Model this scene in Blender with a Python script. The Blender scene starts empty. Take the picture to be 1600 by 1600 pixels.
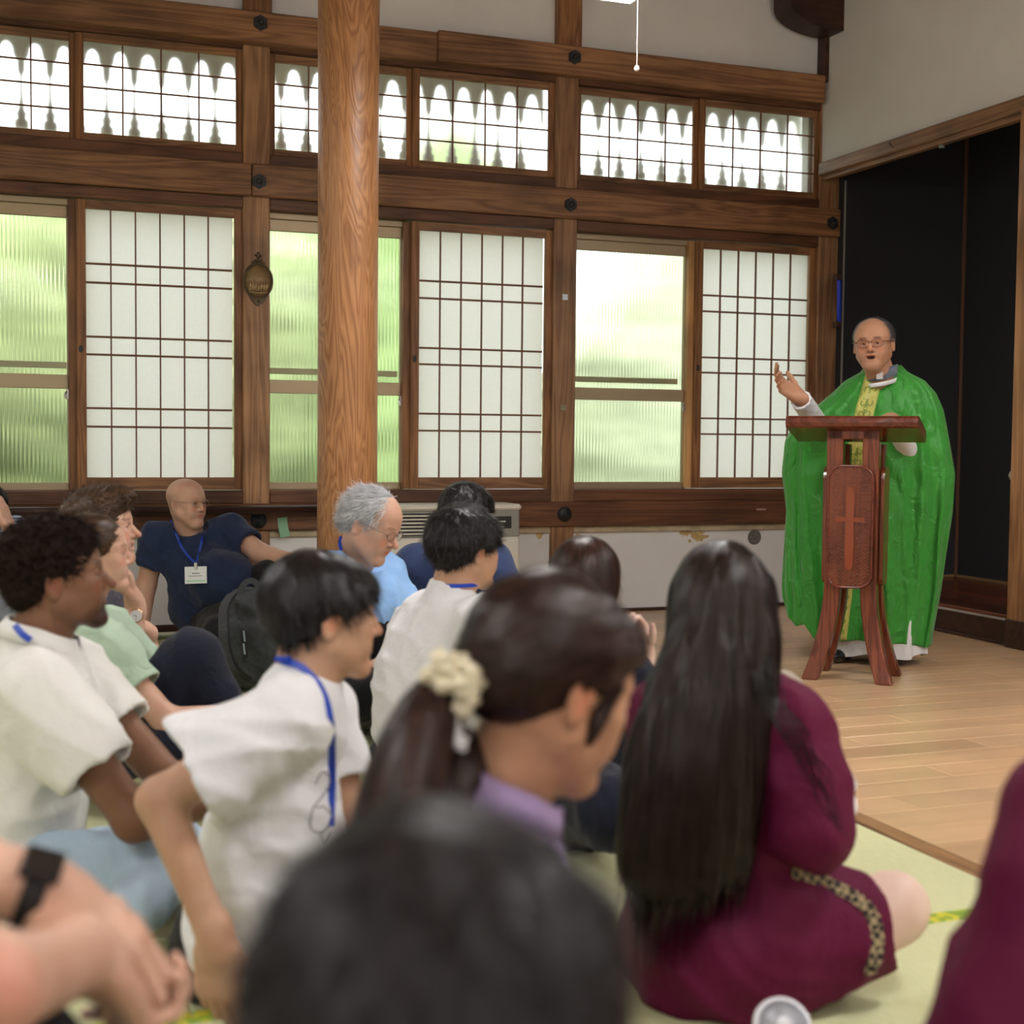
import bpy, bmesh, math, random
import numpy as np
from mathutils import Vector, Matrix
random.seed(7); rng = np.random.default_rng(7)
S = bpy.context.scene; C = S.collection
PI = math.pi
# ------------------------------------------------------------------ camera
F_PX = 2160.0
CAM_H = 1.05
def unit(v):
    v = np.array(v, float); return v/np.linalg.norm(v)
_X = unit((5800, 55, F_PX)); _Y = np.array([-805, 117, F_PX]); _Y = unit(_Y-_X*(_X@_Y)); _Z = np.cross(_Y, _X)
if _Z[1] < 0: _Z = -_Z
RW = np.array([_X, _Y, _Z])               # world = RW @ (right, up, forward)
CAM = np.array([0, 0, CAM_H])
cam = bpy.data.cameras.new('camera'); co = bpy.data.objects.new('camera', cam); C.objects.link(co)
M = Matrix.Identity(4)
for i in range(3):
    M[i][0] = RW[i, 0]; M[i][1] = RW[i, 1]; M[i][2] = -RW[i, 2]; M[i][3] = CAM[i]
co.matrix_world = M
cam.sensor_width = 36; cam.lens = F_PX/1600*36; cam.clip_start = .05; cam.clip_end = 200
cam.dof.use_dof = True; cam.dof.focus_distance = 6.5; cam.dof.aperture_fstop = 3.2
S.camera = co
CR = unit((RW[0, 0], RW[1, 0], 0)); CF = unit((RW[0, 2], RW[1, 2], 0)); UP = np.array([0, 0, 1.])
def P(px, py, d): return CAM + RW@np.array([(px-800)/F_PX, -(py-800)/F_PX, 1.])*d
# ------------------------------------------------------------------ world, exposure
S.view_settings.view_transform = 'Standard'; S.view_settings.look = 'None'
S.view_settings.exposure = 0.24; S.view_settings.gamma = 1.0; S.view_settings.use_curve_mapping = False
W = bpy.data.worlds.new('sky'); S.world = W; W.use_nodes = True
bg = W.node_tree.nodes['Background']; bg.inputs[0].default_value = (.93, .96, 1, 1); bg.inputs[1].default_value = 2.45
sun = bpy.data.lights.new('sun', 'SUN'); sun.energy = 3.5; sun.angle = .03; sun.color = (1, .95, .86)
so = bpy.data.objects.new('sun', sun); C.objects.link(so); so.rotation_euler = (math.radians(38), 0, math.radians(-25))
LAMP_POWER = 36.0
# ------------------------------------------------------------------ helpers
def empty(name, loc=(0, 0, 0), label=None, cat=None, group=None):
    o = bpy.data.objects.new(name, None); C.objects.link(o); o.location = loc; o.empty_display_size = .1
    tag(o, label, cat, group); return o
def tag(o, label=None, cat=None, group=None, kind=None):
    for k, v in (('label', label), ('category', cat), ('group', group), ('kind', kind)):
        if v: o[k] = v
    return o
def world_loc(o):
    l = Vector((0, 0, 0))
    while o is not None: l = l+o.location; o = o.parent
    return np.array(l)
def mesh_np(name, verts, faces, mat, parent=None, smooth=False, cols=None, mats=None, loc=None):
    """verts in world coordinates; faces list of arrays (n,3)/(n,4)"""
    verts = np.asarray(verts, float)
    off = world_loc(parent) if parent is not None else np.zeros(3)
    if loc is not None: off = off+np.array(loc)-(world_loc(parent) if parent is not None else 0)
    me = bpy.data.meshes.new(name)
    if not isinstance(faces, (list, tuple)): faces = [faces]
    faces = [np.asarray(f, np.int32) for f in faces if len(f)]
    nf = sum(len(f) for f in faces); nl = sum(f.size for f in faces)
    me.vertices.add(len(verts)); me.vertices.foreach_set('co', (verts-off).astype(np.float32).ravel())
    me.loops.add(nl); me.loops.foreach_set('vertex_index', np.concatenate([f.ravel() for f in faces]))
    me.polygons.add(nf)
    tot = np.concatenate([np.full(len(f), f.shape[1]) for f in faces]).astype(np.int32)
    st = np.concatenate([[0], np.cumsum(tot)[:-1]]).astype(np.int32)
    me.polygons.foreach_set('loop_start', st); me.polygons.foreach_set('loop_total', tot)
    me.polygons.foreach_set('use_smooth', np.full(nf, bool(smooth)))
    me.update(calc_edges=True)
    if cols is not None:
        a = me.color_attributes.new('tint', 'FLOAT_COLOR', 'POINT')
        c4 = np.ones((len(verts), 4), np.float32); c4[:, :3] = cols; a.data.foreach_set('color', c4.ravel())
    me.materials.append(mat)
    o = bpy.data.objects.new(name, me); C.objects.link(o)
    if parent is not None: o.parent = parent
    o.location = tuple(off-(world_loc(parent) if parent is not None else 0))
    return o
BOXF = np.array([[0, 3, 2, 1], [4, 5, 6, 7], [0, 1, 5, 4], [1, 2, 6, 5], [2, 3, 7, 6], [3, 0, 4, 7]])
class MB:
    def __init__(s): s.v = []; s.q = []; s.t = []; s.n = 0
    def add(s, v, f):
        v = np.asarray(v, float); s.v.append(v); f = np.asarray(f)
        (s.q if f.shape[1] == 4 else s.t).append(f+s.n); s.n += len(v); return s
    def box(s, a, b, bev=0.0, frame=None):
        """axis box a..b (or in frame=(origin, 3x3 rows axes)); bevelled edges when bev"""
        a = np.minimum(a, b).astype(float), np.maximum(a, b).astype(float); lo, hi = a
        bev = min(bev, .45*float((hi-lo).min()))
        if bev <= 0:
            v = np.array([[lo[0], lo[1], lo[2]], [hi[0], lo[1], lo[2]], [hi[0], hi[1], lo[2]], [lo[0], hi[1], lo[2]],
                          [lo[0], lo[1], hi[2]], [hi[0], lo[1], hi[2]], [hi[0], hi[1], hi[2]], [lo[0], hi[1], hi[2]]]); f = BOXF
            if frame is not None: v = frame[0]+v@np.asarray(frame[1])
            return s.add(v, f)
        vs = []; fs4 = []; fs3 = []; idx = {}
        for ix in (0, 1):
            for iy in (0, 1):
                for iz in (0, 1):
                    c = np.array([(lo, hi)[ix][0], (lo, hi)[iy][1], (lo, hi)[iz][2]]); sg = np.array([1-2*ix, 1-2*iy, 1-2*iz])
                    for ax in range(3):
                        p = c.copy()
                        for o in range(3):
                            if o != ax: p[o] += sg[o]*bev
                        idx[ix, iy, iz, ax] = len(vs); vs.append(p)
                    t = [idx[ix, iy, iz, k] for k in range(3)]
                    if (ix+iy+iz) % 2 == 1: t = t[::-1]
                    fs3.append(t[::-1])
        for ax in range(3):
            o1, o2 = [(1, 2), (2, 0), (0, 1)][ax]
            for sd in (0, 1):
                q = []
                for (u, w) in ((0, 0), (1, 0), (1, 1), (0, 1)):
                    k = [0, 0, 0]; k[ax] = sd; k[o1] = u; k[o2] = w; q.append(idx[k[0], k[1], k[2], ax])
                fs4.append(q if sd else q[::-1])
            for u in (0, 1):
                for w in (0, 1):
                    q = []
                    for e in (0, 1):
                        k = [0, 0, 0]; k[ax] = e; k[o1] = u; k[o2] = w
                        q.append((idx[k[0], k[1], k[2], o1], idx[k[0], k[1], k[2], o2]))
                    r = [q[0][0], q[0][1], q[1][1], q[1][0]]
                    fs4.append(r if (u+w) % 2 == 1 else r[::-1])
        v = np.array(vs)
        if frame is not None: v = frame[0]+v@np.asarray(frame[1])
        n0 = s.n; s.add(v, fs4); s.t.append(np.array(fs3)+n0); return s
    def tube(s, pts, r, seg=8, closed=False, caps=True, flat=None):
        pts = np.asarray(pts, float); n = len(pts); r = np.broadcast_to(np.asarray(r, float), (n,))
        T = np.gradient(pts, axis=0)
        if closed: T = np.roll(pts, -1, 0)-np.roll(pts, 1, 0)
        T /= np.linalg.norm(T, axis=1)[:, None]+1e-12
        ref = np.array(flat, float) if flat is not None else (np.array([0, 0, 1.]) if abs(T[0][2]) < .9 else np.array([1., 0, 0]))
        rings = []
        N = ref
        for i in range(n):
            N = ref-T[i]*(ref@T[i]) if flat is not None else N-T[i]*(N@T[i])
            N = N/(np.linalg.norm(N)+1e-12); B = np.cross(T[i], N)
            a = np.arange(seg)*2*PI/seg
            rings.append(pts[i]+r[i]*(np.cos(a)[:, None]*N+np.sin(a)[:, None]*B))
        v = np.concatenate(rings); f = []
        m = n if closed else n-1
        for i in range(m):
            j = (i+1) % n
            for k in range(seg):
                k2 = (k+1) % seg; f.append([i*seg+k, j*seg+k, j*seg+k2, i*seg+k2])
        n0 = s.n; s.add(v, f)
        if caps and not closed:
            for e, base in ((0, 0), (1, (n-1)*seg)):
                c = pts[0 if e == 0 else -1]; s.v.append(c[None]); ci = s.n; s.n += 1
                t = [[base+k+n0, base+(k+1) % seg+n0, ci] for k in range(seg)]
                if e == 0: t = [x[::-1] for x in t]
                t = [x[::-1] for x in t]
                s.t.append(np.array(t))
        return s
    def ribbon(s, pts, w, th, nrm):
        """flat strap: width w across, thickness th, nrm = facing direction(s)"""
        pts = np.asarray(pts, float); n = len(pts); T = np.gradient(pts, axis=0); T /= np.linalg.norm(T, axis=1)[:, None]+1e-12
        nrm = np.broadcast_to(np.asarray(nrm, float), pts.shape); nrm = nrm-T*(nrm*T).sum(1)[:, None]; nrm = nrm/(np.linalg.norm(nrm, axis=1)[:, None]+1e-12)
        B = np.cross(T, nrm); w = np.broadcast_to(np.asarray(w, float), (n,))[:, None]
        v = np.stack([pts-B*w/2-nrm*th/2, pts+B*w/2-nrm*th/2, pts+B*w/2+nrm*th/2, pts-B*w/2+nrm*th/2], 1).reshape(-1, 3)
        f = [[i*4+k, i*4+(k+1) % 4, (i+1)*4+(k+1) % 4, (i+1)*4+k] for i in range(n-1) for k in range(4)]+[[3, 2, 1, 0], [n*4-4, n*4-3, n*4-2, n*4-1]]
        return s.add(v, f)
    def prism(s, poly, o, u, v, h):
        """extrude polygon poly (2D) in plane o+u*x+v*y by vector h (both ends capped as fans)"""
        poly = np.asarray(poly, float); n = len(poly); o, u, v, h = [np.asarray(a, float) for a in (o, u, v, h)]
        a = o+poly[:, :1]*u+poly[:, 1:]*v; b = a+h
        q = [[i, (i+1) % n, n+(i+1) % n, n+i] for i in range(n)]
        n0 = s.n; s.add(np.concatenate([a, b, a.mean(0)[None], b.mean(0)[None]]), q)
        s.t.append(np.array([[(i+1) % n, i, 2*n] for i in range(n)]+[[n+i, n+(i+1) % n, 2*n+1] for i in range(n)])+n0); return s
    def lathe(s, prof, o, ax=(0, 0, 1), seg=24, ref=(1, 0, 0), sx=1, sy=1):
        prof = np.asarray(prof, float); ax = unit(ax); ref = np.array(ref, float); ref = unit(ref-ax*(ref@ax)); b = np.cross(ax, ref); a = np.arange(seg)*2*PI/seg
        v = np.concatenate([np.asarray(o)+ax*z+r*(sx*np.cos(a)[:, None]*ref+sy*np.sin(a)[:, None]*b) for r, z in prof])
        f = [[i*seg+k, i*seg+(k+1) % seg, (i+1)*seg+(k+1) % seg, (i+1)*seg+k] for i in range(len(prof)-1) for k in range(seg)]
        return s.add(v, f)
    def build(s, name, mat, parent=None, smooth=False, loc=None, cols=None):
        fs = ([np.concatenate(s.q)] if s.q else [])+([np.concatenate(s.t)] if s.t else [])
        return mesh_np(name, np.concatenate(s.v), fs, mat, parent, smooth, cols, loc=loc)
# ------------------------------------------------------------------ materials
def nt(m): return m.node_tree.nodes, m.node_tree.links
def mat(name, col, rough=.6, spec=.4, noise=.0, nscale=20, bump=0, bscale=200, stretch=(1, 1, 1), tint=False, metal=0, col2=None, sheen=0, trans=0, anis=0, sss=0, coat=0):
    m = bpy.data.materials.new(name); m.use_nodes = True; N, L = nt(m); b = N['Principled BSDF']
    b.inputs['Roughness'].default_value = rough; b.inputs['Specular IOR Level'].default_value = spec; b.inputs['Metallic'].default_value = metal
    if sheen: b.inputs['Sheen Weight'].default_value = sheen; b.inputs['Sheen Roughness'].default_value = .5
    if trans: b.inputs['Transmission Weight'].default_value = trans
    if anis: b.inputs['Anisotropic'].default_value = anis
    if coat: b.inputs['Coat Weight'].default_value = coat; b.inputs['Coat Roughness'].default_value = .15
    if sss: b.inputs['Subsurface Weight'].default_value = sss; b.inputs['Subsurface Radius'].default_value = (.012, .005, .003); b.inputs['Subsurface Scale'].default_value = 1
    tc = N.new('ShaderNodeTexCoord'); mp = N.new('ShaderNodeMapping'); mp.inputs['Scale'].default_value = stretch; L.new(tc.outputs['Object'], mp.inputs[0])
    c2 = col2 if col2 is not None else tuple(x*(1-noise) for x in col)
    if noise or col2 is not None:
        n = N.new('ShaderNodeTexNoise'); n.inputs['Scale'].default_value = nscale; n.inputs['Detail'].default_value = 5; L.new(mp.outputs[0], n.inputs['Vector'])
        r = N.new('ShaderNodeValToRGB'); r.color_ramp.elements[0].color = (*c2, 1); r.color_ramp.elements[1].color = (*col, 1)
        r.color_ramp.elements[0].position = .35; r.color_ramp.elements[1].position = .65; L.new(n.outputs[0], r.inputs[0]); out = r.outputs[0]
    else:
        r = N.new('ShaderNodeRGB'); r.outputs[0].default_value = (*col, 1); out = r.outputs[0]
    if tint:
        a = N.new('ShaderNodeAttribute'); a.attribute_name = 'tint'; mx = N.new('ShaderNodeMixRGB'); mx.blend_type = 'MULTIPLY'; mx.inputs[0].default_value = 1
        L.new(out, mx.inputs[1]); L.new(a.outputs['Color'], mx.inputs[2]); out = mx.outputs[0]
    L.new(out, b.inputs['Base Color'])
    if bump:
        n2 = N.new('ShaderNodeTexNoise'); n2.inputs['Scale'].default_value = bscale; n2.inputs['Detail'].default_value = 3; L.new(mp.outputs[0], n2.inputs['Vector'])
        bp = N.new('ShaderNodeBump'); bp.inputs['Strength'].default_value = 1; bp.inputs['Distance'].default_value = bump; L.new(n2.outputs[0], bp.inputs['Height']); L.new(bp.outputs[0], b.inputs['Normal'])
    return m
def wood(name, c_dark, c_light, axis=0, scale=1.0, along=.5, dist=.6, rough=.45, ring=1.0, spec=.35, stain=.35, objvar=True, bump=.0006):
    """grain along axis"""
    m = bpy.data.materials.new(name); m.use_nodes = True; N, L = nt(m); b = N['Principled BSDF']
    b.inputs['Roughness'].default_value = rough; b.inputs['Specular IOR Level'].default_value = spec
    tc = N.new('ShaderNodeTexCoord'); mp = N.new('ShaderNodeMapping'); s = [9.0*scale]*3; s[axis] = along*scale; mp.inputs['Scale'].default_value = s
    L.new(tc.outputs['Object'], mp.inputs[0]); vec = mp.outputs[0]
    oi = N.new('ShaderNodeObjectInfo')
    if objvar:
        ml = N.new('ShaderNodeMath'); ml.operation = 'MULTIPLY'; ml.inputs[1].default_value = 37; L.new(oi.outputs['Random'], ml.inputs[0])
        ad = N.new('ShaderNodeVectorMath'); ad.operation = 'ADD'; L.new(vec, ad.inputs[0]); L.new(ml.outputs[0], ad.inputs[1]); vec = ad.outputs[0]
    n = N.new('ShaderNodeTexNoise'); n.inputs['Scale'].default_value = 1; n.inputs['Detail'].default_value = 3; n.inputs['Distortion'].default_value = dist; L.new(vec, n.inputs['Vector'])
    mu = N.new('ShaderNodeMath'); mu.operation = 'MULTIPLY'; mu.inputs[1].default_value = 16*ring; L.new(n.outputs[0], mu.inputs[0])
    fr = N.new('ShaderNodeMath'); fr.operation = 'PINGPONG'; fr.inputs[1].default_value = 1; L.new(mu.outputs[0], fr.inputs[0])
    mp2 = N.new('ShaderNodeMapping'); s2 = [160.]*3; s2[axis] = 4.; mp2.inputs['Scale'].default_value = s2; L.new(tc.outputs['Object'], mp2.inputs[0])
    n2 = N.new('ShaderNodeTexNoise'); n2.inputs['Scale'].default_value = 1; n2.inputs['Detail'].default_value = 2; L.new(mp2.outputs[0], n2.inputs['Vector'])
    n3 = N.new('ShaderNodeTexNoise'); n3.inputs['Scale'].default_value = 2.2; n3.inputs['Detail'].default_value = 4; L.new(tc.outputs['Object'], n3.inputs['Vector'])
    m1 = N.new('ShaderNodeMixRGB'); m1.inputs[0].default_value = .45; L.new(fr.outputs[0], m1.inputs[1]); L.new(n2.outputs[0], m1.inputs[2])
    r = N.new('ShaderNodeValToRGB'); r.color_ramp.elements[0].color = (*c_dark, 1); r.color_ramp.elements[1].color = (*c_light, 1)
    r.color_ramp.elements[0].position = .1; r.color_ramp.elements[1].position = .75; L.new(m1.outputs[0], r.inputs[0])
    r3 = N.new('ShaderNodeValToRGB'); r3.color_ramp.elements[0].color = (1-stain, 1-stain, 1-stain, 1); r3.color_ramp.elements[1].color = (1.08, 1.06, 1.04, 1); r3.color_ramp.elements[0].position = .35; r3.color_ramp.elements[1].position = .6; L.new(n3.outputs[0], r3.inputs[0])
    mx = N.new('ShaderNodeMixRGB'); mx.blend_type = 'MULTIPLY'; mx.inputs[0].default_value = 1; L.new(r.outputs[0], mx.inputs[1]); L.new(r3.outputs[0], mx.inputs[2])
    out = mx.outputs[0]
    if objvar:
        hs = N.new('ShaderNodeHueSaturation'); mr = N.new('ShaderNodeMapRange'); mr.inputs[3].default_value = .86; mr.inputs[4].default_value = 1.12
        L.new(oi.outputs['Random'], mr.inputs[0]); L.new(mr.outputs[0], hs.inputs['Value']); L.new(out, hs.inputs['Color']); out = hs.outputs[0]
    L.new(out, b.inputs['Base Color'])
    bp = N.new('ShaderNodeBump'); bp.inputs['Distance'].default_value = bump; L.new(m1.outputs[0], bp.inputs['Height']); L.new(bp.outputs[0], b.inputs['Normal'])
    return m
WD, WL = (.135, .060, .028), (.32, .165, .078)
M_woodx = wood('old_wood_x', WD, WL, 0)
M_woodz = wood('old_wood_z', (.15, .062, .024), (.33, .155, .062), 2)
M_woodpost = wood('post_wood', (.19, .095, .046), (.42, .235, .12), 2)
M_woody = wood('old_wood_y', (.17, .085, .04), (.36, .2, .1), 1)
M_woodd = wood('dark_sill_wood', (.075, .03, .015), (.16, .07, .034), 0)
M_wooddk = wood('dark_brown_wood', (.028, .012, .008), (.07, .028, .016), 0)
M_pillar = wood('pillar_wood', (.21, .085, .03), (.42, .205, .085), 2, scale=.55, along=1.3, dist=1.5, ring=2.6, stain=.15, objvar=False, rough=.35, bump=.0015)
M_kumiko = mat('kumiko_wood', (.16, .065, .03), .6)
M_plaster = mat('white_plaster', (.74, .73, .71), .9, .1, noise=.05, nscale=3, bump=.0006, bscale=400)
M_beige = mat('aged_beige_strip', (.52, .42, .27), .8, noise=.3, nscale=9)
M_ochre = mat('ochre_undercoat', (.60, .43, .18), .9, noise=.3, nscale=30)
M_iron = mat('black_iron', (.018, .019, .022), .45, .5, bump=.0006, bscale=300)
M_black = mat('black_fabric_panel', (.042, .044, .048), .95, .1, noise=.3, nscale=400)
M_alum = mat('bronze_aluminium', (.42, .33, .21), .4, .5, metal=.4)
M_floor = wood('laminate_floor', (.50, .305, .165), (.60, .40, .235), 0, scale=.6, ring=.35, rough=.28, stain=.08, spec=.5, bump=.0001)
M_edge = wood('floor_edge_wood', (.13, .065, .03), (.34, .19, .09), 1, rough=.4)
M_redwood = wood('red_varnished_wood', (.10, .022, .009), (.23, .055, .02), 1, rough=.2, spec=.6)
M_tatami = mat('tatami_straw', (.60, .60, .36), .75, .15, noise=.12, nscale=40, stretch=(8, .6, 1), bump=.0008, bscale=160, col2=(.52, .54, .31))
M_metal = mat('steel', (.6, .6, .6), .3, .5, metal=1)
def heri_mat():
    m = bpy.data.materials.new('tatami_border_cloth'); m.use_nodes = True; N, L = nt(m); b = N['Principled BSDF']; b.inputs['Roughness'].default_value = .6
    tc = N.new('ShaderNodeTexCoord'); v = N.new('ShaderNodeTexVoronoi'); v.inputs['Scale'].default_value = 55; L.new(tc.outputs['Object'], v.inputs['Vector'])
    r = N.new('ShaderNodeValToRGB'); r.color_ramp.interpolation = 'CONSTANT'; r.color_ramp.elements[0].color = (.20, .34, .03, 1); r.color_ramp.elements[1].color = (.56, .52, .03, 1); r.color_ramp.elements[1].position = .52
    L.new(v.outputs['Color'], r.inputs[0]); L.new(r.outputs[0], b.inputs['Base Color']); return m
M_heri = heri_mat()
def paper_mat(name, col, w=.85):
    m = bpy.data.materials.new(name); m.use_nodes = True; N, L = nt(m); N.remove(N['Principled BSDF'])
    t = N.new('ShaderNodeBsdfTranslucent'); d = N.new('ShaderNodeBsdfDiffuse'); mx = N.new('ShaderNodeMixShader')
    tc = N.new('ShaderNodeTexCoord'); n = N.new('ShaderNodeTexNoise'); n.inputs['Scale'].default_value = 60; n.inputs['Detail'].default_value = 6; L.new(tc.outputs['Object'], n.inputs['Vector'])
    r = N.new('ShaderNodeValToRGB'); r.color_ramp.elements[0].color = (*[c*.93 for c in col], 1); r.color_ramp.elements[1].color = (*col, 1); L.new(n.outputs[0], r.inputs[0])
    L.new(r.outputs[0], t.inputs[0]); L.new(r.outputs[0], d.inputs[0]); mx.inputs[0].default_value = 1-w
    L.new(t.outputs[0], mx.inputs[1]); L.new(d.outputs[0], mx.inputs[2]); L.new(mx.outputs[0], N['Material Output'].inputs[0]); return m
M_paper = paper_mat('shoji_paper', (.93, .93, .90), .75)
def glass_mat(name, col, rough, ior=1.45):
    m = bpy.data.materials.new(name); m.use_nodes = True; N, L = nt(m); N.remove(N['Principled BSDF'])
    g = N.new('ShaderNodeBsdfGlass'); g.inputs['Color'].default_value = (*col, 1); g.inputs['Roughness'].default_value = rough; g.inputs['IOR'].default_value = ior
    L.new(g.outputs[0], N['Material Output'].inputs[0]); return m
M_reed = glass_mat('reeded_glass', (.96, 1, .96), .09)
M_frost = glass_mat('frosted_glass', (.97, .98, .95), .17)
M_lens = glass_mat('clear_lens', (1, 1, 1), 0, 1.02)
def emis(name, col, s):
    m = bpy.data.materials.new(name); m.use_nodes = True; N, L = nt(m); N.remove(N['Principled BSDF']); e = N.new('ShaderNodeEmission')
    e.inputs[0].default_value = (*col, 1); e.inputs[1].default_value = s; L.new(e.outputs[0], N['Material Output'].inputs[0]); return m
M_lamp = emis('lamp_diffuser', (1, .975, .955), LAMP_POWER)
# ------------------------------------------------------------------ room shell
YW = 7.80; XR = 5.0; XA = 6.12; X0 = -3.3; Y0 = -2.6; ZC = 4.15
floor = MB().box((X0-.2, Y0-.2, -.3), (XA+.3, YW+.35, -.05)).build('floor', M_wooddk); tag(floor, kind='structure')
for j in range(-2, 6):                                # tatami mats with patterned cloth borders
    ys = 2.506+.975*(j-1) if True else 0
    y0, y1 = ys, ys+.975
    xs = [2.235, .325, -1.585, X0] if j % 2 else [2.235, 1.28, -.63, -2.54, X0]
    y1 = min(y1, YW)
    if y0 >= YW-.05: continue
    for a, b in zip(xs[1:], xs[:-1]):
        mt = MB().box((a+.0015, y0+.0015, -.05), (b-.0015, y1-.0015, 0), .003).build('tatami_mat', M_tatami, floor)
        MB().box((a+.002, y0+.0015, -.002), (b-.002, y0+.026, .0016), .001).build('border', M_heri, mt)
        MB().box((a+.002, y1-.026, -.002), (b-.002, y1-.0015, .0016), .001).build('border', M_heri, mt)
MB().box((2.235, Y0, -.05), (2.300, YW, .004), .004).build('floor_edge_board', M_edge, floor)
r = 0; y = Y0
while y < YW-.01:                                       # laminate boards, each its own piece
    x = 2.30; off = (.2, .95, .55)[r % 3]
    y1 = min(y+.151, YW)
    while x < XR-.01:
        x1 = min(x+off, XR) if x == 2.30 else min(x+1.8, XR)
        if y > 1.0 or x1 < 4: MB().box((x+.0006, y+.0006, -.05), (x1-.0006, y1-.0006, 0), .0012).build('floor_board', M_floor, floor)
        else: MB().box((x, y, -.05), (x1, y1, 0)).build('floor_board', M_floor, floor)
        x = x1
    y = y1; r += 1
# back wall: plaster fields + timber frame as parts
wb = empty('wall_back', (0, YW, 0)); tag(wb, kind='structure')
def wpart(name, a, b, m, bev=.006, par=None): return MB().box(a, b, bev).build(name, m, par or wb)
wpart('plaster', (X0, YW+.03, -.02), (XR+.02, YW+.12, .50), M_plaster, 0)
wpart('plaster', (X0, YW+.03, 3.38), (XR+.06, YW+.12, ZC), M_plaster, 0)
wpart('beige_strip', (X0, YW+.012, .497), (XR, YW+.06, .537), M_beige, .002)
wpart('baseboard', (X0, YW+.0, -.02), (XR+.02, YW+.05, .018), M_wooddk, .003)
POSTS = [-2.443, -.573, 1.297, 3.165, 5.02]
for k, x in enumerate(POSTS):
    w = .15
    wpart('post', (x, YW, 0), (x+w, YW+.14, 3.30), M_woodpost, .006)
for x in POSTS[:-1]: wpart('upper_post', (x, YW-.03, 3.38), (x+.155, YW+.05, ZC), M_woodz, .005)
wpart('corner_post_upper', (5.0, YW-.06, 3.38), (5.055, YW+.05, ZC), M_wooddk, .004)
wpart('middle_beam', (X0, YW-.035, 2.40), (1.34, YW+.1, 2.578), M_woodx, .007)
wpart('middle_beam', (1.342, YW-.036, 2.40), (5.16, YW+.1, 2.58), M_woodx, .007)
wpart('top_beam', (X0, YW-.075, 3.228), (2.4, YW+.1, 3.40), M_woodx, .007)
wpart('top_beam', (2.402, YW-.075, 3.242), (5.0, YW+.1, 3.415), M_woodx, .007)
wpart('low_beam', (X0, YW-.018, .537), (5.02, YW+.1, .69), M_woodd, .006)
# three bays: sills, heads, tracks
for i in range(len(POSTS)-1):
    a = POSTS[i]+.15; b = POSTS[i+1]
    wpart('sill', (a, YW+.0, .69), (b, YW+.2, .764), M_woodd, .004)
    wpart('head_rail', (a, YW+.005, 2.335), (b, YW+.2, 2.40), M_woodd, .004)
    wpart('transom_sill', (a, YW+.0, 2.578), (b, YW+.2, 2.64), M_woodd, .004)
    wpart('transom_head', (a, YW+.0, 3.212), (b, YW+.2, 3.26), M_woodd, .004)
# iron nail covers
def hex_cover(x, z, y=YW-.036, r=.043, rnd=False):
    m = MB(); n = 6 if not rnd else 20
    a = np.arange(n)*2*PI/n+PI/6*(1 if n == 6 else 0)
    pl = np.c_[np.cos(a), np.sin(a)]*r
    m.prism(pl[::-1], (x, y, z), (1, 0, 0), (0, 0, 1), (0, -.012, 0)); m.prism(pl[::-1]*.78, (x, y-.01, z), (1, 0, 0), (0, 0, 1), (0, -.008, 0))
    for q in range(6):
        t = q*PI/3; m.lathe([(.006, 0), (.005, .004), (0, .005)], (x+math.cos(t)*r*.66, y-.018, z+math.sin(t)*r*.66), (0, -1, 0), 8)
    m.lathe([(.018, 0), (.016, .012), (.008, .02), (0, .022)], (x, y-.016, z), (0, -1, 0), 14)
    m.build('nail_cover', M_iron, wb)
for x in (1.379, 3.252): hex_cover(x, 3.335 if x < 2 else 3.345, YW-.075); hex_cover(x, 2.481)
hex_cover(5.095, 2.487, YW-.036)
for x in (1.379, 3.243): MB().lathe([(.046, 0), (.044, .012), (.03, .026), (.016, .031), (.015, .037), (0, .041)], (x, YW-.018, .612 if x > 2 else .597), (0, -1, 0), 24).build('nail_cover', M_iron, wb, True)
# dark round handrail along the left of the wall
MB().tube([(X0, YW-.10, .66), (1.9, YW-.10, .66)], .024, 16).build('handrail', M_wooddk, wb, True)
for x in (-.5, .2, 1.36): MB().box((x-.02, YW-.1, .63), (x+.02, YW-.018, .65), .004).build('handrail_bracket', M_wooddk, wb)
# vents, stains, small fittings
MB().lathe([(.048, 0), (.048, .006), (.04, .009), (0, .006)], (4.597, YW+.03, .448), (0, -1, 0), 28).build('vent_cover', mat('vent_grey', (.17, .165, .15), .7, noise=.4, nscale=60), wb)
def blob_poly(r, n=22, sx=1, seed=0):
    g = np.random.default_rng(seed); a = np.arange(n)*2*PI/n; rr = r*(1+.35*g.standard_normal(n)*.6); return np.c_[rr*np.cos(a)*sx, rr*np.sin(a)]
for k, (x, z, r_, sx) in enumerate([(4.19, .465, .035, 1.6), (4.10, .485, .022, 1.8), (4.13, .43, .012, 1), (3.10, .485, .02, 1), (3.36, .468, .02, 1.6)]):
    MB().prism(blob_poly(r_, 22, sx, k+3)[::-1], (x, YW+.031, z), (1, 0, 0), (0, 0, 1), (0, -.0025, 0)).build('peeled_patch', M_ochre, wb)
for (x, z, c) in ((3.238, 1.93, (.55, .62, .68)), (3.235, 1.26, (.30, .27, .16))):
    o = MB().box((x-.018, YW-.008, z-.018), (x+.018, YW, z+.018), .002)
    for dx in (-.008, .008): o.lathe([(.005, 0), (.004, .003), (0, .004)], (x+dx, YW-.008, z+.004), (0, -1, 0), 8)
    o.build('latch_plate', mat('latch', c, .4, metal=.6), wb)
MB().box((4.58, YW-.022, .624), (4.65, YW-.018, .637), .001).build('pale_scratch', mat('bare_scratch', (.4, .3, .22), .8), wb)
MB().ribbon([(1.512, YW-.021, .610), (1.517, YW-.022, .56), (1.53, YW-.024, .50)], .055, .001, (0, -1, .05)).build('green_tape', mat('green_tape', (.22, .42, .26), .5), wb)
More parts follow.
